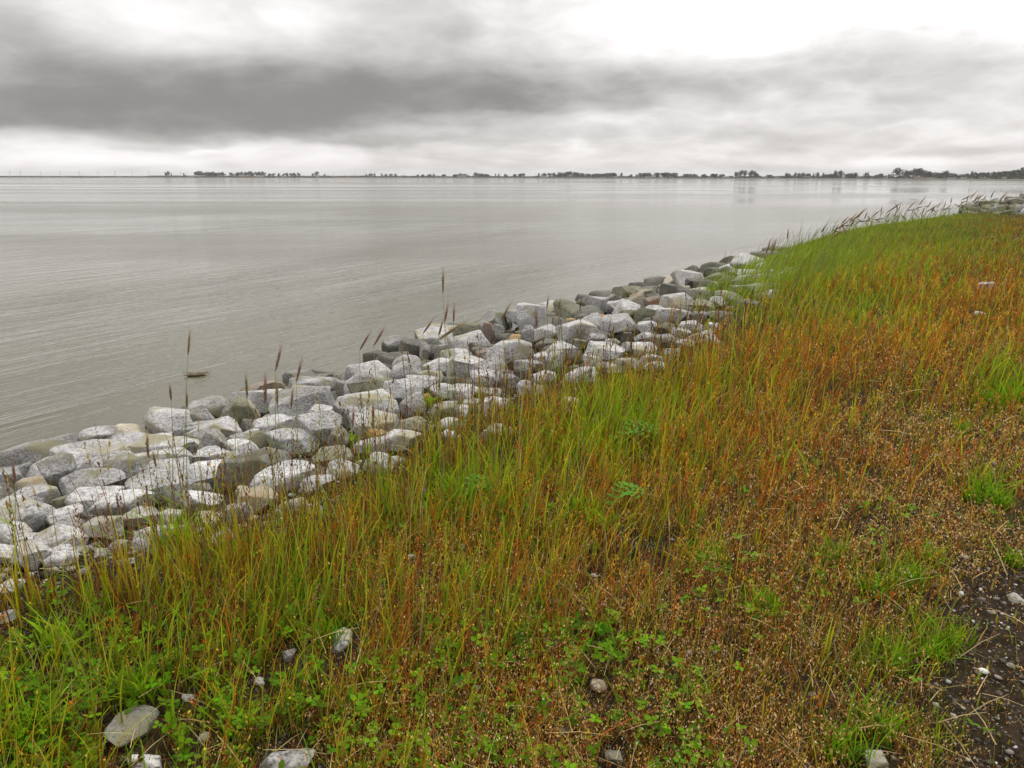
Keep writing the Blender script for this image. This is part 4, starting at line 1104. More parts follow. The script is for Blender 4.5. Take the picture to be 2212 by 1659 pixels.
# --- upright meadow grass
def meadow():
    r = np.random.default_rng(3)
    x, y, R = sample(250000, .95, 46, 1.66, seed=4); f = Fields(x, y)
    prob = (1 - .55 * f.husk * (f.R < 9)) * (1 - .93 * f.bare) * (knoll(f.x, f.y) < .10) * (1 - .35 * f.clov * (f.R < 4))
    prob *= np.interp(f.dc, [-1.4, -.6, -.15, .15, .6, 1.2], [1, .85, .6, .2, .03, .012]) * (f.dc < 1.6)
    prob *= np.clip(1.05 + 2.2 * (f.n2 + .6 * f.n1), .22, 1) * f.free
    f.keep(r.uniform(size=len(x)) < prob); n = len(f.x)
    h = f.h * (.20 + .85 * r.uniform(0, 1, n) ** 2.6) * (1 + f.green * .3) * np.interp(f.R, [0, 12, 24, 45], [1, 1, .8, .5])
    h *= np.interp(f.dc, [-1.2, -.2, 0], [1, .75, .75]) * np.clip(1 + 1.3 * f.n1, .55, 1.5)
    h = np.clip(h, .03, .85)
    wgt = [f.rust * (.80 - .15 * f.husk), (1 - f.rust) * .62, (1 - f.rust) * .30 + f.green * .8 + f.clov * .12, f.rust * .72, .20 * np.ones(n), (.10 + .22 * f.rust)]
    c, k = pick(r, wgt, [RU, YG, GR, OC, ST * .8, BR])
    c1 = vary(c, r, .26)
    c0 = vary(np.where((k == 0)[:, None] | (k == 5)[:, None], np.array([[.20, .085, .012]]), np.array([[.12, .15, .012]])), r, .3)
    w = np.where(np.isin(k, (1, 2)), .0052, .0032) * scalew(f.R) * r.uniform(.6, 1.5, n)
    w = np.where((k == 2) & (r.uniform(size=n) < .3), w * 1.8, w)
    az = np.where(r.uniform(size=n) < .5, r.normal(0.1, .8, n), r.uniform(0, 6.28, n))
    lean = np.abs(r.normal(.24, .24, n)) + .04; bend = r.uniform(.2, 1.6, n)
    P = np.stack([f.x, f.y, f.z], 1)
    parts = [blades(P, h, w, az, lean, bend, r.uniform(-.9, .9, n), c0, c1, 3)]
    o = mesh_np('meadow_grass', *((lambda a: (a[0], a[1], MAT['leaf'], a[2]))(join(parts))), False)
    tag(o, 'mixed green and rust red meadow grass covering the bank', 'grass', kind='stuff')
    # seed panicles on the red and brown stems
    sel = np.where((np.isin(k, (0, 3, 5))) & (r.uniform(size=n) < .42) & (f.R < 16) & (h > .1))[0]
    m = 9; idx = np.repeat(sel, m); q = len(idx)
    t = r.uniform(.55, 1.03, q)
    cx = f.x[idx] + np.cos(az[idx]) * lean[idx] * h[idx] * t ** (1 + bend[idx]); cy = f.y[idx] + np.sin(az[idx]) * lean[idx] * h[idx] * t ** (1 + bend[idx])
    cz = f.z[idx] + h[idx] * (t - .25 * lean[idx] * t ** 3 * (bend[idx] > .6))
    sp = .008 * (1.25 - t) * 2.2
    Pp = np.stack([cx + r.normal(0, 1, q) * sp, cy + r.normal(0, 1, q) * sp, cz], 1)
    d = np.stack([r.normal(0, .4, q), r.normal(0, .4, q), np.ones(q)], 1); d /= np.linalg.norm(d, axis=1)[:, None]
    sc = scalew(f.R[idx]) * r.uniform(.7, 1.3, q)
    V, Q, C = diamonds(Pp, d, .010 * sc, .0036 * sc, vary(np.where((k[idx] == 0)[:, None], RU * 1.05, np.where((k[idx] == 3)[:, None], OC, BR * 1.2)), r, .3), 6)
    o = mesh_np('grass_panicles', V, [Q], MAT['husk'], C, False)
    tag(o, 'fine rust red and brown seed panicles on the meadow stems', 'seed heads', kind='stuff')
    return o


meadow()


# --- low undergrowth that hides the soil
def undergrowth():
    r = np.random.default_rng(13)
    x, y, R = sample(420000, .95, 40, 1.7, seed=14); f = Fields(x, y)
    prob = (1 - .96 * f.bare) * (knoll(f.x, f.y) < .10) * np.where(f.dc < -.1, 1, np.clip(.6 - f.dc * 2, .03, 1)) * (f.dc < 1.2) * np.clip(1 + 2.5 * f.n2, .25, 1) * np.maximum(f.free, .35)
    f.keep(r.uniform(size=len(x)) < prob); n = len(f.x)
    h = np.clip(r.normal(.045, .02, n), .012, .12) * (1 + f.green * .5) * np.where(f.R > 8, 1.6, 1)
    c, k = pick(r, [f.husk * .5 + f.rust * .35, .5 * (1 - f.rust) + .1, .35 * (1 - f.husk) + f.green * .7 + f.clov * .25, .25 + .3 * f.rust, .22 + .3 * f.husk], [np.array([.36, .19, .035]), YG * .75, GR * .8, BR * 1.1, ST * .8])
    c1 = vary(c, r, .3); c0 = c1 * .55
    w = .0042 * scalew(f.R) * r.uniform(.5, 1.6, n)
    P = np.stack([f.x, f.y, f.z], 1)
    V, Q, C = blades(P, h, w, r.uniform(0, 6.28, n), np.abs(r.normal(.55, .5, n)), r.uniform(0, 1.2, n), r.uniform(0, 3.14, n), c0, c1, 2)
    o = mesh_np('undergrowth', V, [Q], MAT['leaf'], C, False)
    tag(o, 'short mossy green and brown undergrowth between the stems', 'ground cover', kind='stuff')


undergrowth()


# --- hair grass: low tufts carrying pale tan husks
def husks():
    r = np.random.default_rng(23)
    x, y, R = sample(95000, .95, 24, 1.55, seed=24); f = Fields(x, y)
    prob = np.clip(f.husk * 1.15, 0, 1) * (1 - .55 * f.bare) * (f.dc < .1) * np.clip(.9 + 2.4 * f.n2, .15, 1) * f.free
    f.keep(r.uniform(size=len(x)) < prob); n = len(f.x)
    h = np.clip(r.normal(.085, .03, n), .03, .17) * np.where(f.R > 6, 1.25, 1)
    az = r.uniform(0, 6.28, n); lean = np.abs(r.normal(.45, .3, n))
    P = np.stack([f.x, f.y, f.z], 1)
    cs = vary(np.where(r.uniform(size=(n, 1)) < .6, BR * 1.6, OC * .8), r, .3)
    parts = [blades(P, h, .0016 * scalew(f.R), az, lean, np.full(n, .3), r.uniform(0, 3.14, n), cs * .7, cs, 2)]
    m = 8; idx = np.repeat(np.arange(n), m); q = len(idx)
    t = r.uniform(.45, 1.1, q)
    sp = .013 * (np.maximum(f.R[idx], 2) / 2) ** .35
    Pp = np.stack([f.x[idx] + np.cos(az[idx]) * lean[idx] * h[idx] * t + r.normal(0, 1, q) * sp, f.y[idx] + np.sin(az[idx]) * lean[idx] * h[idx] * t + r.normal(0, 1, q) * sp, f.z[idx] + h[idx] * t + r.normal(0, .004, q)], 1)
    d = r.normal(0, .75, (q, 3)); d[:, 2] = np.abs(d[:, 2]) + .55; d /= np.linalg.norm(d, axis=1)[:, None]
    sc = scalew(f.R[idx]) * r.uniform(.6, 1.35, q)
    u = r.uniform(size=(q, 1))
    c = np.where(u < .45, TA, np.where(u < .72, np.array([.45, .22, .07]), np.where(u < .9, np.array([.36, .28, .06]), np.array([.72, .55, .38]))))
    parts.append(diamonds(Pp, d, .0092 * sc, .0036 * sc, vary(c, r, .22), 26))
    V, Q, C = join(parts)
    o = mesh_np('seed_husks', V, Q, MAT['husk'], C, False)
    tag(o, 'dense low tufts of tan husked hair grass', 'dry grass', kind='stuff')


husks()


# --- clover leaves
def clover():
    r = np.random.default_rng(33)
    x, y, R = sample(42000, 1.0, 9, 1.3, seed=34); f = Fields(x, y)
    prob = np.clip(f.clov * 1.3 - .25, 0, 1) * (1 - .8 * f.bare) * (f.dc < -.1) * f.free
    f.keep(r.uniform(size=len(x)) < prob); n = len(f.x)
    rad = r.uniform(.006, .0145, n); h = r.uniform(.025, .085, n)
    tilt = r.normal(0, .35, (n, 2)); base = r.uniform(0, 6.28, n)
    c = vary(np.tile(np.array([.10, .22, .004]), (n, 1)), r, .4)
    Vs, Qs, Cs = [], [], []
    off = 0
    K = 6
    for leaf in range(3):
        a = base + leaf * 2.094
        # rounded leaflet outline: stem point then a fan
        prof = [(0, 0), (.7, -.62), (1.45, -.62), (1.75, 0), (1.45, .62), (.7, .62)]
        pts = []
        for (u, v) in prof:
            ux = np.cos(a) * u - np.sin(a) * v; uy = np.sin(a) * u + np.cos(a) * v
            z = f.z + h + rad * (tilt[:, 0] * ux + tilt[:, 1] * uy) + rad * .10 * u - rad * .22 * abs(v)
            pts.append(np.stack([f.x + rad * ux, f.y + rad * uy, z], -1))
        V = np.stack(pts, 1).reshape(-1, 3); Vs.append(V)
        Qs.append(off + np.arange(n * K).reshape(n, K)); off += n * K
        Cs.append(np.repeat(c * r.uniform(.85, 1.15, (n, 1)), K, 0))
    o = mesh_np('clover_leaves', np.concatenate(Vs), [np.concatenate(Qs)], MAT['leaf'], np.concatenate(Cs), False)
    tag(o, 'green clover leaves low in the grass', 'clover', kind='stuff')
    # small yellow flower heads among the clover
    m = 200; ii = r.integers(0, n, m); V0, F0 = ICO[2]
    s = r.uniform(.0028, .0045, m)
    P = np.stack([f.x[ii] + r.normal(0, .02, m), f.y[ii] + r.normal(0, .02, m), f.z[ii] + r.uniform(.05, .12, m)], 1)
    P = P[(P[:, 0] < .4)]; s = s[:len(P)]; m = len(P)
    V = (P[:, None, :] + V0[None] * s[:, None, None]).reshape(-1, 3); Q = (np.arange(m)[:, None, None] * len(V0) + F0[None]).reshape(-1, 3)
    c = np.repeat(vary(np.tile(np.array([.55, .48, .04]), (m, 1)), r, .2), len(V0), 0)
    o = mesh_np('yellow_flower_heads', V, [Q], MAT['head'], c, True)
    tag(o, 'tiny yellow flower heads scattered through the clover', 'flowers', kind='stuff')


clover()


# --- leafy green tufts
TUFTS = [(470, 505, .17, 1), (455, 492, .14, 1), (500, 512, .12, 1), (590, 447, .2, 1), (603, 456, .18, 1), (575, 452, .15, 1), (640, 432, .16, 0), (655, 436, .14, 0), (625, 428, .12, 0),
         (615, 480, .13, 2), (985, 492, .14, 2), (972, 498, .1, 2), (998, 500, .1, 2), (1005, 400, .2, 2), (1018, 395, .2, 2), (990, 403, .16, 2), (960, 428, .1, 2), (948, 640, .1, 2), (930, 655, .1, 2), (890, 665, .12, 2),
         (905, 585, .14, 2), (870, 590, .12, 2), (830, 560, .12, 2), (930, 560, .1, 2), (760, 610, .12, 2), (300, 600, .14, 1), (330, 640, .12, 2), (520, 640, .12, 2), (560, 640, .1, 2), (240, 560, .16, 1), (180, 545, .2, 1), (140, 700, .12, 1),
         (60, 650, .16, 1), (30, 740, .16, 1), (500, 560, .12, 2), (470, 590, .14, 2), (690, 700, .08, 2), (880, 735, .14, 2), (840, 760, .14, 2), (710, 560, .1, 2), (1010, 560, .08, 2), (428, 400, .12, 1), (350, 440, .1, 1), (585, 520, .14, 0), (600, 528, .12, 0), (190, 585, .42, 3), (300, 560, .36, 3), (395, 520, .38, 3), (455, 465, .40, 3), (105, 600, .36, 3), (560, 425, .36, 3), (245, 580, .40, 3), (640, 400, .34, 3), (700, 380, .34, 3), (20, 615, .36, 3), (172, 600, .34, 3), (350, 540, .34, 3), (505, 440, .32, 3), (150, 596, .30, 3), (600, 405, .3, 3)]


def tufts():
    r = np.random.default_rng(43); parts = []
    for (px, py, hh, kind) in TUFTS:
        p = slope_hit(px, py + 6)
        if p is None: continue
        n = 80 if kind < 3 else 46; sp = hh * (.5 if kind < 3 else .42)
        x = p[0] + r.normal(0, sp * .5, n); y = p[1] + r.normal(0, sp * .5, n); z = height(x, y)
        P = np.stack([x, y, z], 1); h = hh * r.uniform(.5, 1.25, n)
        w = ({0: .012, 1: .0075, 2: .0055, 3: .0055}[kind] * r.uniform(.6, 1.3, n)) * scalew(np.full(n, np.hypot(p[0], p[1]))) ** .8
        c = vary(np.tile(BG if kind == 2 else (YG if kind == 3 else GR * 1.15), (n, 1)), r, .25)
        if kind == 3: c = np.where(r.uniform(size=(n, 1)) < .25, OC * .8, np.where(r.uniform(size=(n, 1)) < .3, BR * 1.2, c))
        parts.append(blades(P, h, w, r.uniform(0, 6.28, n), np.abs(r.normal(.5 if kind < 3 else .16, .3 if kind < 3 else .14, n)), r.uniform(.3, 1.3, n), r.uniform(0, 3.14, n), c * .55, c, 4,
                            prof=[.5, .9, 1.0, .7, .05] if kind < 2 else [.8, 1, .8, .5, .05]))
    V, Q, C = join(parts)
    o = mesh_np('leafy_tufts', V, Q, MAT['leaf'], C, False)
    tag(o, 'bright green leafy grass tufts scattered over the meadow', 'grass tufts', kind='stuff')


tufts()


# --- dry straw lying about
def straw():
    r = np.random.default_rng(53); n = 2600
    x, y, R = sample(n, 1.1, 12, 1.2, seed=54); f = Fields(x, y); f.keep(f.dc < .3); n = len(f.x)
    L = r.uniform(.04, .22, n); az = r.normal(.6, 1.2, n); d = np.stack([np.cos(az), np.sin(az), r.normal(0, .12, n)], 1)
    P0 = np.stack([f.x, f.y, f.z + r.uniform(.01, .07, n)], 1); w = .0022 * scalew(f.R)[:, None]
    s = np.stack([-np.sin(az), np.cos(az), r.normal(0, .5, n)], 1)
    mid = P0 + d * L[:, None] * .5 + np.array([0, 0, 1]) * (L * .05)[:, None]; e = P0 + d * L[:, None]
    V = np.stack([P0 - s * w / 2, P0 + s * w / 2, mid + s * w / 2, mid - s * w / 2, e + s * w / 4, e - s * w / 4], 1).reshape(-1, 3)
    b = (np.arange(n) * 6)[:, None]; Q = np.concatenate([b + np.array([0, 1, 2, 3]), b + np.array([3, 2, 4, 5])])
    o = mesh_np('straw_litter', V, [Q], MAT['husk'], np.repeat(vary(np.tile(ST, (n, 1)), r, .25), 6, 0), False)
    tag(o, 'dry pale straw lying loose on the ground', 'straw', kind='stuff')


straw()


# --- gravel and shell chips on bare ground
def gravel():
    r = np.random.default_rng(63)
    x, y, R = sample(52000, 1.0, 16, 1.3, seed=64); f = Fields(x, y)
    m = (r.uniform(size=len(x)) < np.clip(f.bare * 1.1 - .08 + (f.dc > -.25) * .5, 0, 1)) & (f.dc < 6.5)
    f.keep(m); n = len(f.x); V0, F0 = ICO[2][0], ICO[2][1]
    V0 = V0.copy()
    import bmesh
    bm = bmesh.new(); bmesh.ops.create_icosphere(bm, subdivisions=1, radius=1.0); bm.verts.ensure_lookup_table()
    V0 = np.array([v.co[:] for v in bm.verts]); F0 = np.array([[v.index for v in q.verts] for q in bm.faces]); bm.free()
    s = np.clip(r.lognormal(-5.15, .42, n), .002, .022) * np.where(f.dc > -.1, 1.9, 1)
    sc = np.stack([r.uniform(.7, 1.4, n), r.uniform(.7, 1.2, n), r.uniform(.35, .7, n)], 1) * s[:, None]
    jit = 1 + r.normal(0, .16, (n, len(V0), 1)); a = r.uniform(0, 6.28, n)
    W = V0[None] * jit * sc[:, None, :]
    X = W[..., 0] * np.cos(a)[:, None] - W[..., 1] * np.sin(a)[:, None]; Y = W[..., 0] * np.sin(a)[:, None] + W[..., 1] * np.cos(a)[:, None]
    z = f.z + s * .25 - np.where(f.dc > .4, .04, 0)
    V = np.stack([X + f.x[:, None], Y + f.y[:, None], W[..., 2] + z[:, None]], -1).reshape(-1, 3)
    Q = (np.arange(n)[:, None, None] * len(V0) + F0[None]).reshape(-1, 3)
    u = r.uniform(size=(n, 1)); c = np.where(u < .5, np.array([.085, .072, .055]), np.where(u < .82, np.array([.20, .18, .15]), np.where(u < .95, np.array([.38, .34, .29]), np.array([.62, .60, .56]))))
    o = mesh_np('gravel', V, [Q], MAT['head'], np.repeat(vary(c, r, .2), len(V0), 0), False)
    tag(o, 'loose gravel and pale stone chips on the bare soil', 'gravel', kind='stuff')


gravel()


# --- tall rye on the shoulder of the bank, right of centre
def tall_rye():
    r = np.random.default_rng(73)
    x, y, R = sample(90000, 8.5, 46, 1.2, 14, 46, seed=74)
    P2 = np.stack([x, y], 1); dc = sdist(P2, CREST)[0]; z = height(x, y); px, py = proj(np.stack([x, y, z], 1))
    # a belt along the crest, about two metres wide and wider further off
    wd = np.interp(R, [8, 11, 15, 22, 34, 46], [.2, .9, 2.0, 3.4, 2.4, .8])
    inb = np.exp(-np.maximum(-dc / wd, 0) ** 2 * 1.2) * np.clip(1.3 - np.maximum(dc, 0) / 1.4, 0, 1) * (dc < 1.8)
    inb = inb * np.interp(R, [8.5, 10.5, 12, 30, 40, 46], [.0, .25, 1, 1, .5, 0])
    inb = inb * np.clip(.55 + 2.2 * (fbm(x * .6, y * .6, 71) - .35), .1, 1)
    inb = inb * (knoll(x, y) < .07)
    m = r.uniform(size=len(x)) < inb; x, y, z, R, dc = x[m], y[m], z[m], R[m], dc[m]; n = len(x)
    h = np.interp(R, [8.5, 11, 14, 20, 30, 44], [.25, .36, .38, .24, .16, .12]) * np.clip(r.normal(.85, .2, n), .35, 1.35) * (.7 + .7 * fbm(x * .5, y * .5, 72))
    tall = (r.uniform(size=n) < .05) & (R > 9.5); h = np.where(tall, r.uniform(.45, .85, n), h); dcm = dc
    c, k = pick(r, [.40 * np.ones(n), .34 * np.ones(n), .14 * np.ones(n), .12 * np.ones(n)], [np.array([.23, .37, .020]), np.array([.30, .40, .05]), YG * .9, ST * .5])
    c1 = vary(c, r, .25); w = r.uniform(.005, .011, n) * (R / 8) ** .35
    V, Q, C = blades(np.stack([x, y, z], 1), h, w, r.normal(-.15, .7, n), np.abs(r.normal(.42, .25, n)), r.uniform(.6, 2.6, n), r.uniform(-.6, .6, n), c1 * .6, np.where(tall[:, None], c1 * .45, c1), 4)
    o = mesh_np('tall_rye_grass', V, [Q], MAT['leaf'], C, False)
    tag(o, 'tall dense green rye grass leaning right on the shoulder of the bank', 'tall grass', kind='stuff')


tall_rye()


# --- thin stems standing in front of the stones
def edge_stems():
    r = np.random.default_rng(93)
    x, y, R = sample(34000, 2.2, 9.5, 1.25, seed=94); f = Fields(x, y)
    prob = np.interp(f.R, [6, 9.5], [1, .3]) * np.interp(f.dc, [-1.0, -.6, -.1, .35, .8], [0, .22, .34, .12, 0]) * np.clip(.6 + 3 * f.n1, .05, 1)
    f.keep(r.uniform(size=len(x)) < prob); n = len(f.x)
    h = r.uniform(.25, .62, n) * np.clip(1 + f.n1, .7, 1.3)
    c, k = pick(r, [.34 * np.ones(n), .26 * np.ones(n), .28 * np.ones(n), .12 * np.ones(n)], [np.array([.22, .12, .04]), np.array([.30, .32, .05]), np.array([.13, .075, .035]), ST])
    c = vary(c, r, .25); az = r.uniform(0, 6.28, n); lean = np.abs(r.normal(.10, .08, n)); bend = r.uniform(.4, 1.6, n)
    P = np.stack([f.x, f.y, f.z], 1)
    parts = [blades(P, h, .0030 * scalew(f.R), az, lean, bend, r.uniform(-.6, .6, n), c * .9, c, 4, prof=[1, .9, .8, .7, .4])]
    sel = np.where(r.uniform(size=n) < .7)[0]; m = 9; idx = np.repeat(sel, m); q = len(idx); t = r.uniform(.74, 1.02, q)
    cx = f.x[idx] + np.cos(az[idx]) * lean[idx] * h[idx] * t ** (1 + bend[idx]); cy = f.y[idx] + np.sin(az[idx]) * lean[idx] * h[idx] * t ** (1 + bend[idx])
    Pp = np.stack([cx + r.normal(0, .0022, q), cy + r.normal(0, .0022, q), f.z[idx] + h[idx] * t], 1)
    d = np.stack([r.normal(0, .3, q), r.normal(0, .3, q), np.ones(q)], 1); d /= np.linalg.norm(d, axis=1)[:, None]
    sc = scalew(f.R[idx]); parts.append(diamonds(Pp, d, .020 * sc, .0048 * sc, vary(np.where((k[idx] == 1)[:, None], OC * .6, np.array([[.15, .075, .035]])), r, .3), 95))
    V, Q, C = join(parts)
    o = mesh_np('thin_grass_stems', V, Q, MAT['husk'], C, False)
    tag(o, 'thin dark and green grass stems standing in front of the stones', 'grass', kind='stuff')


edge_stems()


# ------------------------------------------------------------------ single stalks with seed heads
def head_mesh(A, B, width, col, seed, awn=.35, spread=.12):
    """bristly spike from A to B: overlapping grains and long fine awns"""
    r = np.random.default_rng(seed); A = np.asarray(A, float); B = np.asarray(B, float); L = np.linalg.norm(B - A); d = (B - A) / L
    a = np.cross(d, [.2, .9, .1]); a /= np.linalg.norm(a); b = np.cross(d, a)
    n = 34; V, Q, C = [], [], []; o = 0
    body = L * (1 - awn)
    for i in range(n):
        t = i / (n - 1); th = i * 2.4; p = A + d * body * t
        wr = width * .5 * (math.sin(math.pi * min(1, .12 + t * .86)) ** .6)
        out = a * math.cos(th) + b * math.sin(th); gl = L * .13
        dd = d + out * .22; dd /= np.linalg.norm(dd); s = np.cross(dd, out); q0 = p + out * wr * .3
        V += [q0, q0 + dd * gl * .5 + s * wr * .42 + out * wr * .35, q0 + dd * gl, q0 + dd * gl * .5 - s * wr * .42 + out * wr * .35]
        Q.append([o, o + 1, o + 2, o + 3]); o += 4
        c = np.array(col) * r.uniform(.7, 1.25); C += [c * .8, c, c * 1.05, c]
        # awn
        e0 = q0 + dd * gl * .8; e1 = e0 + (d + out * spread * r.uniform(.3, 1.6)) * L * r.uniform(.22, .42)
        ww = width * .05
        V += [e0 - s * ww, e0 + s * ww, e1 + s * ww * .4, e1 - s * ww * .4]; Q.append([o, o + 1, o + 2, o + 3]); o += 4
        c = np.array(col) * r.uniform(.9, 1.4); C += [c] * 4
    # core
    n2 = 6
    for i in range(5):
        t = i / 4; rr = width * .22 * (math.sin(math.pi * min(1, .15 + .75 * t)))
        for k in range(n2): V.append(A + d * body * t + (a * math.cos(k * 6.283 / n2) + b * math.sin(k * 6.283 / n2)) * rr); C.append(np.array(col) * .7)
    for i in range(4):
        for k in range(n2): Q.append([o + i * n2 + k, o + i * n2 + (k + 1) % n2, o + (i + 1) * n2 + (k + 1) % n2, o + (i + 1) * n2 + k])
    return np.array(V), [np.array(Q)], np.array(C)


HC = {'red': (.34, .20, .145), 'brown': (.30, .20, .085), 'green': (.20, .20, .045), 'dark': (.12, .08, .05), 'tan': (.34, .25, .12)}


def stem_pts(base, neck, bow, n=9):
    base, neck = np.asarray(base, float), np.asarray(neck, float); pts = []
    for i in range(n):
        t = i / (n - 1); p = base * (1 - t) + neck * t; p[0] += bow * math.sin(math.pi * t); pts.append(p)
    return pts


def stalk(base, neck, tip, hc, label, group, seed, leaves=2, head_w=.013, awn=.35, name='seed_stalk', spread=.12, stem_w=.0022, bow=0.0):
    r = np.random.default_rng(seed); base = np.asarray(base, float)
    neck = np.asarray(neck, float) - base; tip = np.asarray(tip, float) - base
    root = empty(name, base, 0, label, 'grass stalk', group)
    pts = stem_pts((0, 0, -.01), neck, bow)
    mb = MB(); mb.tube(pts, [stem_w * .5 * (1.2 - .6 * i / 8) for i in range(9)], 5)
    g = np.array([.20, .26, .05]); g2 = np.array([.26, .27, .07])
    c = np.repeat(np.linspace(0, 1, 9)[:, None] * (g2 - g) + g, 5, 0)
    mb.build('stem', MAT['head'], root, True, c)
    V, Q, C = head_mesh(neck, tip, head_w, HC[hc], seed, awn, spread)
    mesh_np('seed_head', V, Q, MAT['head'], C, False, root)
    for k in range(leaves):
        t = r.uniform(.3, .85); p = pts[int(t * 8)]; az = r.choice([r.normal(0, .4), r.normal(math.pi, .4)])
        L = r.uniform(.10, .24); d = np.array([math.cos(az), math.sin(az) * .5, 0]); q = [p + d * L * s + np.array([0, 0, 1]) * L * (1.1 * s - 1.0 * s * s * r.uniform(.5, 1.3)) for s in (0, .25, .5, .75, 1)]
        mb = MB(); mb.blade(q, [.006, .012, .011, .007, .0006], np.cross(d, [0.2, 0.3, 1]))
        cc = np.tile(np.array([.20, .32, .03]) * r.uniform(.7, 1.2), (10, 1)); mb.build('leaf', MAT['leaf'], root, False, cc)
    return root


# (root x, root y), (neck x, y), (tip x, y) at 2212 px width, colour, label
S_ = [((388, 1195), (406, 768), (411, 708), 'tan', 'tall thin seed stalk rising far over the water, third from the left'),
      ((360, 1185), (370, 866), (366, 826), 'brown', 'short-headed seed stalk just left of the tall one over the water'),
      ((420, 1190), (404, 880), (403, 842), 'brown', 'seed stalk with a small head right beside the tall one over the water'),
      ((560, 1175), (534, 862), (531, 803), 'green', 'upright greenish seed head standing against the water left of the reddish pair'),
      ((590, 1165), (573, 872), (573, 801), 'red', 'fat reddish upright seed head, left of the tallest reddish one'),
      ((615, 1150), (595, 803), (610, 737), 'red', 'tallest reddish seed head of the left group, tilted right over the water'),
      ((628, 1150), (599, 880), (598, 815), 'brown', 'orange brown seed head right below the tallest reddish one'),
      ((660, 1140), (629, 884), (633, 832), 'red', 'small reddish seed head between the tall pair of the left group'),
      ((665, 1125), (640, 826), (654, 768), 'red', 'rightmost reddish seed head of the left group, tilted right'),
      ((30, 1300), (33, 1042), (26, 992), 'red', 'purplish seed head over the stones at the left edge'),
      ((120, 1275), (94, 1215), (75, 1170), 'tan', 'drooping pale seed head low at the left edge'),
      ((250, 1230), (256, 1100), (250, 1060), 'dark', 'dark slim seed head over the stones, left quarter'),
      ((350, 1210), (337, 1010), (330, 972), 'brown', 'brown seed head in front of the wide flat-topped boulder'),
      ((330, 1215), (319, 985), (318, 930), 'brown', 'upper brown seed head in front of the wide flat-topped boulder'),
      ((800, 1085), (777, 757), (802, 713), 'red', 'bent reddish seed head over the water, left one of the middle pair'),
      ((830, 1070), (807, 748), (834, 701), 'red', 'bent reddish seed head over the water, right one of the middle pair'),
      ((820, 1075), (806, 930), (806, 860), 'brown', 'upright brown seed head before the largest flat-topped block'),
      ((775, 1090), (762, 925), (764, 873), 'red', 'short reddish seed head left of the upright brown one before the block'),
      ((745, 1100), (738, 900), (746, 880), 'dark', 'tiny dark seed head over the angular grey block'),
      ((938, 1010), (913, 722), (939, 684), 'brown', 'brown seed head bent right over the water, left of the big drooping one'),
      ((975, 985), (945, 735), (1014, 689), 'brown', 'thickest drooping golden brown seed head stretched far to the right'),
      ((972, 985), (957, 634), (957, 577), 'brown', 'highest seed head of all, upright over the open water'),
      ((985, 980), (961, 696), (968, 653), 'red', 'reddish seed head of the centre cluster, left of its two thin ones'),
      ((1000, 970), (980, 697), (981, 655), 'red', 'thin reddish seed head of the centre cluster, the rightmost upright one'),
      ((950, 1000), (948, 725), (957, 690), 'brown', 'small brown seed head behind the thick drooping one'),
      ((1095, 910), (1082, 692), (1106, 650), 'brown', 'brown seed head slanting right alone over the water, centre'),
      ((1165, 880), (1160, 708), (1157, 666), 'red', 'fat reddish upright seed head left of the tallest standing boulder'),
      ((1190, 870), (1181, 668), (1185, 638), 'brown', 'slim high brown seed head over the water above the tallest boulder'),
      ((1215, 860), (1207, 668), (1211, 643), 'brown', 'slim brown seed head just right of the slim high one'),
      ((1205, 865), (1194, 700), (1195, 680), 'brown', 'short brown seed head in front of the notched olive boulder'),
      ((1262, 850), (1252, 672), (1257, 641), 'dark', 'dark slim seed head above the notched olive boulder'),
      ((1335, 810), (1322, 720), (1328, 700), 'dark', 'dark little seed head over the white boulders right of centre'),
      ((1672, 640), (1655, 548), (1666, 514), 'red', 'left one of the fat seed head pair at the far end of the stones'),
      ((1690, 640), (1667, 548), (1677, 516), 'red', 'right one of the fat seed head pair at the far end of the stones'),
      ((1712, 610), (1701, 516), (1703, 494), 'brown', 'lone brown seed head between the fat pair and the green tall grass')]
for i, (b, nk, tp, hc, lab) in enumerate(S_):
    s = 1024 / 2212; p = slope_hit(b[0] * s, b[1] * s)
    D = math.hypot(p[0], p[1]); N = at_dist(nk[0] * s, nk[1] * s, D); T = at_dist(tp[0] * s, tp[1] * s, D)
    L = np.linalg.norm(T - N); w = {'red': .0125, 'brown': .0115, 'green': .011, 'tan': .010, 'dark': .008}[hc] * (D / 3.6) ** .5
    stalk(p, N, T, hc, lab, 'tall seed stalks in front of the stones', 900 + i, 2, w * (1.35 if 'hick' in lab or 'fat' in lab else 1), .32, bow=.02 * math.sin(i * 2.1), stem_w=.0042 * (D / 3.6) ** .45)


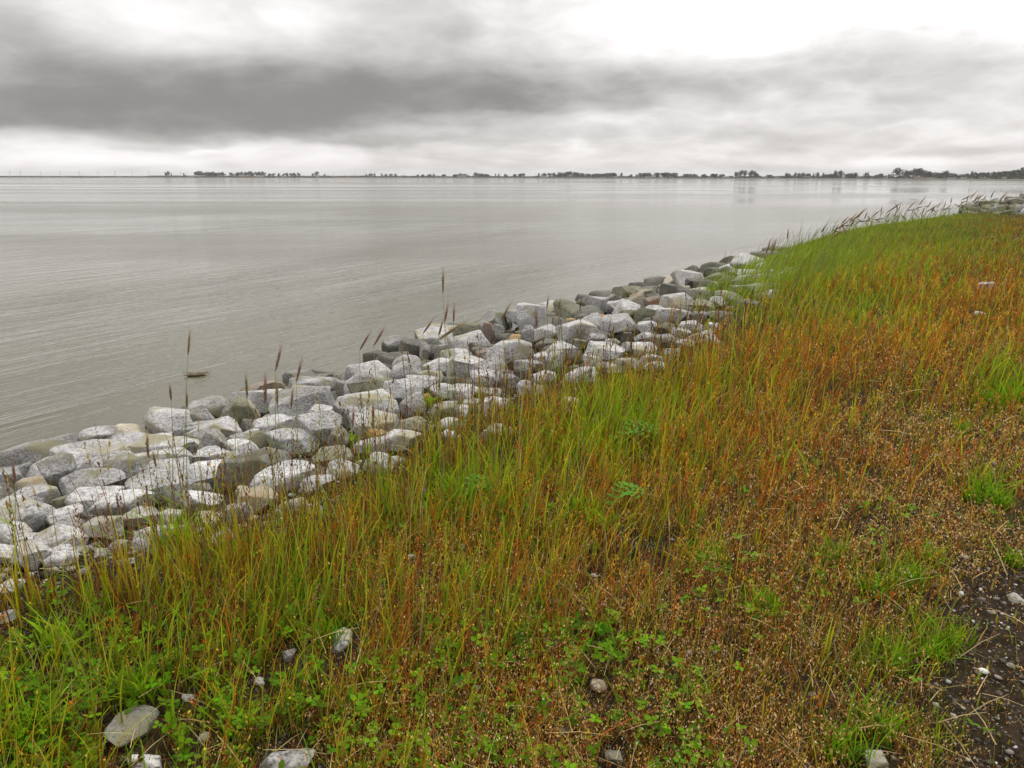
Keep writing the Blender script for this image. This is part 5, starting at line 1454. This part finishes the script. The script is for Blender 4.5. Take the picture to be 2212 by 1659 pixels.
# --- dark rat-tail spikes along the foot of the stones
def zig_spike(root_pos, hgt_, lean_, n, seed, parent_label):
    r = np.random.default_rng(seed); root = empty('spike_stalk', root_pos, r.uniform(-.3, .3), parent_label, 'grass stalk', 'dark thin spikes in front of the stones')
    base = [(lean_ * hgt_ * t ** 1.6, 0, hgt_ * t - .01) for t in np.linspace(0, .62, 5)]
    mb = MB(); mb.tube(base, .0018, 4); c = np.tile(np.array([.20, .13, .04]), (20, 1)); mb.build('stem', MAT['head'], root, True, c)
    mb = MB(); k = 13
    for i in range(k):
        t = .60 + .40 * i / k; p = np.array([lean_ * hgt_ * t ** 1.6, 0, hgt_ * t]); sd_ = (-1) ** i
        d = np.array([sd_ * .35 + lean_, .1 * sd_, 1]); d /= np.linalg.norm(d); L = .019 * (1.15 - .5 * i / k)
        mb.blade([p, p + d * L * .5 + np.array([sd_ * .0012, 0, 0]), p + d * L], [.0026, .0056, .001], (1, .3, 0))
    V = np.concatenate(mb.v); cc = np.tile(np.array([.13, .07, .035]) if r.random() < .6 else np.array([.24, .075, .03]), (len(V), 1))
    mb.build('seed_spike', MAT['head'], root, False, cc)
    return root


SP_ = [(232, 1010, 100), (175, 1260, 190), (60, 1280, 200), (205, 1240, 150), (240, 1240, 165), (285, 1230, 180), (380, 1200, 190), (455, 1180, 120), (610, 1130, 150), (655, 1110, 190), (700, 1095, 170), (750, 1080, 130), (838, 1060, 160), (765, 1060, 250), (795, 1060, 270), (735, 1100, 150), (870, 1040, 170),
       (905, 1010, 200), (1000, 965, 190), (1030, 950, 210), (1045, 945, 230), (1062, 930, 180), (1085, 915, 170), (1120, 900, 150), (1140, 895, 160), (1110, 905, 130), (1235, 860, 170), (1255, 855, 190), (1275, 850, 150), (1305, 830, 170), (1320, 825, 160), (1350, 810, 150), (1375, 800, 140), (1395, 790, 150),
       (1420, 785, 130), (1440, 780, 150), (1465, 775, 120), (1490, 770, 120), (1150, 890, 180), (1175, 880, 170), (545, 1150, 150), (520, 1160, 130), (480, 1175, 110), (930, 1000, 140), (1290, 845, 190), (1530, 750, 110), (1560, 735, 120), (1590, 720, 110), (1620, 700, 100), (600, 1140, 110), (1225, 862, 130), (1340, 815, 170)]
SP_.sort()
near_ord = ['left edge', 'left quarter', 'left of the flat-topped pale block', 'below the tallest standing boulder', 'below the olive notched boulder', 'towards the far end of the stones']
cn = {}
for i, (bx, by, hp) in enumerate(SP_):
    s = 1024 / 2212; by2 = by + 35; p = slope_hit(bx * s, by2 * s); D = math.hypot(p[0], p[1])
    top = at_dist(bx * s, (by - hp) * s, D)
    z = near_ord[0] if bx < 300 else (near_ord[1] if bx < 640 else (near_ord[2] if bx < 940 else (near_ord[3] if bx < 1180 else (near_ord[4] if bx < 1400 else near_ord[5]))))
    cn[z] = cn.get(z, 0) + 1
    zig_spike(p, max(.25, top[2] - p[2]), .12 * math.sin(i * 1.9) + .03, i, 1300 + i, 'thin dark zigzag spike, %s from the left, %s%s' % (ORD[cn[z] - 1], 'at the ' if 'of' not in z and 'below' not in z and 'towards' not in z else '', z))


# --- the seed heads standing over the tall grass at the back
def back_heads():
    r = np.random.default_rng(83); protos = []
    for k in range(7):
        H = 1.0; lean_ = [.05, .22, .16, .03, .25, .12, .2][k]; neck = np.array([lean_, 0, H * .86]); drop = [-.2, .1, .75, .3, .95, 0.0, .55][k]
        tip = neck + np.array([.15 * math.cos(drop * 1.0 - .2) * (1 if drop > -.1 else .25), 0, .17 * math.cos(drop * 2.6)])
        protos.append(stalk((0, 0, 0), neck, tip, ['dark', 'brown', 'green', 'dark', 'tan', 'brown', 'dark'][k], None, None, 840 + k, 2, .025, .25, name='rye_stalk', stem_w=.009, spread=.08))
    L = [(1752, 1), (1770, .9), (1781, 1.3), (1790, 1.35), (1797, 1.25), (1806, 1.0), (1822, 1.1), (1838, 1.0), (1848, 1.45), (1857, 1.1), (1868, .95), (1880, 1.1), (1893, 1.05), (1905, 1.15), (1912, 1.3), (1920, 1.25), (1929, 1.35), (1937, 1.1),
         (1945, 1.5), (1952, 1.35), (1960, 1.2), (1966, 1.1), (1974, 1.1), (1984, .95), (1992, 1.05), (2003, 1.15), (2012, 1.35), (2018, 1.4), (2024, 1.45), (2030, 1.5), (2036, 1.55), (2042, 1.5), (2047, 1.6), (2052, 1.45), (2057, 1.55), (2063, 1.3), (2068, 1.5),
         (2073, 1.35), (2078, 1.6), (2083, 1.25), (2089, 1.5), (2094, 1.6), (2099, 1.35), (2104, 1.15), (2110, 1.5), (2116, 1.3), (2121, 1.5), (2127, 1.35), (2133, 1.1), (2139, 1.2), (1830, 1.3), (1940, 1.3), (1990, 1.1), (1715, .75), (1735, .8), (1760, 1.05), (1815, 1.15), (1875, 1.2), (1900, 1.3), (1970, 1.35)]
    L = L + [(x + r.uniform(2, 9), k * r.uniform(.3, .95)) for x, k in L if x > 1750 and r.random() < .85]
    L.sort()
    for i, (x, k) in enumerate(L):
        px = x * 1024 / 2212
        R = float(np.interp(px, [790, 815, 850, 900, 950, 995], [11.5, 13, 17, 20, 24, 29])) + r.normal(0, .6)
        q = at_dist(px, 300, R); P1 = np.array([[q[0], q[1]]])
        z = hgt(q[0], q[1])
        target = float(np.interp(px, [790, 815, 850, 900, 950, 995], [238, 217, 212, 206, 202, 201])) - (k - 1) * 16
        top = at_dist(px, target, R)[2]; H = max(.6, top - z)
        H = min(H, 2.3)
        o = protos[i] if i < 7 else copy_tree(protos[i % 7])
        o.location = (q[0], q[1], z); o.scale = (H * r.uniform(.5, 1.5), H, H); o.rotation_euler = (0, 0, r.normal(0, .55))
        part = 'left third' if x < 1890 else ('middle third' if x < 2005 else 'right third')
        tag(o, 'rye stalk with seed head over the tall green grass, %s of that row' % part, 'grass stalk', 'rye stalks over the tall green grass, %s' % part)


back_heads()


# ------------------------------------------------------------------ small single things
def flower(px, py, h, lab, col, seed):
    p = slope_hit(px, py + 18); D = math.hypot(p[0], p[1]); top = at_dist(px, py, D); hh = max(.1, top[2] - p[2])
    root = empty('flower', p, 0, lab, 'flower', None); r = np.random.default_rng(seed)
    mb = MB(); mb.tube([(0, 0, 0), (.01, 0, hh * .5), (0, 0, hh)], .0016, 5); mb.build('stem', MAT['head'], root, True, np.tile(np.array([.1, .2, .03]), (15, 1)))
    mb = MB(); C = []
    for i in range(16):
        t = i / 15; a = i * 2.4; q = np.array([0, 0, hh * (1.02 - .0) - h * t]); d = np.array([math.cos(a), math.sin(a), .3]); rr = .011 * (.6 + .5 * math.sin(math.pi * t))
        mb.blade([q, q + d * rr * .6, q + d * rr * 1.2 + np.array([0, 0, -.002])], [.003, .008, .004], (-d[1], d[0], .2)); C += [np.array(col) * r.uniform(.6, 1.3)] * 6
    mb.build('petals', MAT['head'], root, False, np.array(C))
    mb = MB()
    for i in range(7):
        t = .3 + .5 * i / 7; a = i * 2.2; d = np.array([math.cos(a), math.sin(a), .2]); q = np.array([0, 0, hh * t]); mb.blade([q, q + d * .015, q + d * .035], [.002, .008, .001], (-d[1], d[0], 0))
    mb.build('leaves', MAT['leaf'], root, False, np.tile(np.array([.08, .24, .02]), (42, 1)))
    o = root; o['group'] = 'purple vetch flowers in the meadow'


s_ = 1024 / 2212
flower(1224 * s_, 880 * s_, .035, 'purple vetch flower in grass under the white stones at the centre', (.34, .12, .30), 1)
flower(1282 * s_, 905 * s_, .025, 'small faded pink vetch flower right of and below the larger purple one', (.36, .13, .15), 2)
flower(917 * s_, 1055 * s_, .03, 'small violet vetch flower in green grass left of centre', (.24, .13, .34), 3)
flower(1192 * s_, 930 * s_, .012, 'tiny white flower low in the grass below the purple one', (.7, .68, .66), 4)


def vetch_frond(px, py, L, lab, seed, rz):
    """arching stem with paired leaflets"""
    p = slope_hit(px, py); root = empty('vetch_plant', p, rz, lab, 'plant', 'leafy vetch plants in the meadow'); r = np.random.default_rng(seed)
    for k in range(5):
        a = -.7 + k * .35; pts = [np.array([math.cos(a) * L * t, math.sin(a) * L * t * .6, .13 * math.sin(2.2 * t) + .05 * t]) for t in np.linspace(0, 1, 9)]
        mb = MB(); mb.tube(pts, .0018, 4); mb.build('stem', MAT['head'], root, True, np.tile(np.array([.12, .25, .04]), (36, 1)))
        mb = MB(); n = 0
        for i in range(2, 9):
            for sd_ in (-1, 1):
                d = np.array([-math.sin(a) * sd_, math.cos(a) * sd_, .25]); q = pts[i]; l = .042 * (1.1 - .07 * i)
                mb.blade([q, q + d * l * .35, q + d * l * .75, q + d * l], [.003, .015, .014, .003], (math.cos(a), math.sin(a), .1)); n += 8
        mb.build('leaflets', MAT['leaf'], root, False, np.tile(np.array([.12, .34, .03]), (n, 1)) * r.uniform(.8, 1.2, (n, 1)))


vetch_frond(1300 * s_, 975 * s_, .34, 'leafy green vetch plant arching right in the meadow below the centre stones', 5, -.1)
vetch_frond(980 * s_, 1110 * s_, .22, 'leafy green vetch plant in the grass left of centre', 6, .3)
vetch_frond(1300 * s_, 1125 * s_, .2, 'pale green vetch plant beside bare soil in the middle of the meadow', 7, .1)


def scrap():
    p = slope_hit(1198 * s_, 1326 * s_); r = np.random.default_rng(3); mb = MB(); C = []
    for i in range(7):
        a = i * .9; d = np.array([math.cos(a), math.sin(a) * .5, .9]); d /= np.linalg.norm(d); q = np.array([0, 0, .012]) + d * .004
        mb.blade([q, q + d * .012, q + d * .024], [.005, .013, .006], np.cross(d, [0, 1, .2])); C += [np.array([.16, .34, .29]) * r.uniform(.6, 1.5)] * 6
    o = mb.build('plastic_scrap', MAT['head'], None, False, np.array(C)); o.location = (p[0], p[1], p[2] + .03)
    tag(o, 'small crumpled turquoise scrap caught in dry grass at lower centre', 'litter')


scrap()


def drift():
    """clump of dead reed and leaf floating off the stones"""
    p = unproj(424 * s_, 811 * s_, WATER_Z); r = np.random.default_rng(4); mb = MB(); n = 0; C = []
    wood = plain('wet_dead_reed', (.16, .12, .065), .6, .35, 9)
    V, Fc = rock_verts(3, 31, (.30, .14, .05), 'round'); mb.add(V + np.array([0, 0, .012]), Fc.tolist())
    o = empty('floating_debris', (p[0], p[1], WATER_Z), math.radians(10), 'clump of dead brown reed floating in the water off the left stones', 'debris')
    mb.build('matted_leaves', wood, o, True)
    for i in range(9):
        a = r.normal(0, .45) + (math.pi if i % 3 == 0 else 0); L = r.uniform(.14, .3); c = np.array([r.normal(0, .07), r.normal(0, .05), .028])
        mb = MB(); d = np.array([math.cos(a), math.sin(a), r.uniform(-.02, .12)]); mb.tube([c - d * L / 2, c + np.array([0, 0, .01]), c + d * L / 2], [.006, .008, .003], 5); mb.build('twig', wood, o, True)


drift()


def stick(px, py, px2, py2, lab, r0, c):
    a = slope_hit(px * s_, py * s_); b = slope_hit(px2 * s_, py2 * s_); mb = MB(); m = (a + b) / 2
    a = a + np.array([0, 0, .06]); b = b + np.array([0, 0, .05]); mid = (a + b) / 2 + np.array([0.003, 0, .012])
    mb.tube([a - m, (a * .7 + b * .3) - m + np.array([0, 0, .006]), mid - m, (a * .3 + b * .7) - m + np.array([.002, 0, .006]), b - m], [r0, r0 * 1.05, r0 * .95, r0 * .9, r0 * .55], 6)
    o = mb.build('dry_stalk', MAT['head'], None, True, np.tile(np.array(c), (30, 1))); o.location = m
    tag(o, lab, 'dry stalk', 'fallen dry stalks')


stick(1160, 1250, 1285, 1352, 'long pale fallen stalk lying above the turquoise scrap at lower centre', .0022, (.50, .36, .18))
stick(1284, 1290, 1345, 1338, 'pale fallen stalk lying right of the turquoise scrap', .0022, (.52, .38, .19))
stick(1232, 1425, 1285, 1470, 'pale fallen stalk above the round beige pebble', .0024, (.50, .36, .18))
stick(1275, 1635, 1420, 1560, 'rust red fallen stalk near the bottom edge right of centre', .0026, (.36, .10, .03))
stick(1500, 1470, 1535, 1545, 'pale bent dry stalk in the husks, lower right', .0022, (.50, .38, .20))
stick(1320, 1598, 1460, 1610, 'arched reddish stalk over pale gravel near the bottom', .0018, (.30, .14, .07))


# ------------------------------------------------------------------ damp air over the river
def haze():
    mb = MB(); S = 9500.0; mb.box((0, 0, 17.5), (2 * S, 2 * S, 45.0))
    m = bpy.data.materials.new('haze'); m.use_nodes = True; nt = m.node_tree; nt.nodes.clear()
    out = nt.nodes.new('ShaderNodeOutputMaterial'); v = nt.nodes.new('ShaderNodeVolumePrincipled')
    v.inputs['Color'].default_value = (.93, .93, .94, 1); v.inputs['Density'].default_value = 0.00010; v.inputs['Anisotropy'].default_value = 0.3
    nt.links.new(v.outputs[0], out.inputs['Volume'])
    o = mb.build('haze', m, None, False); o['kind'] = 'stuff'


haze()
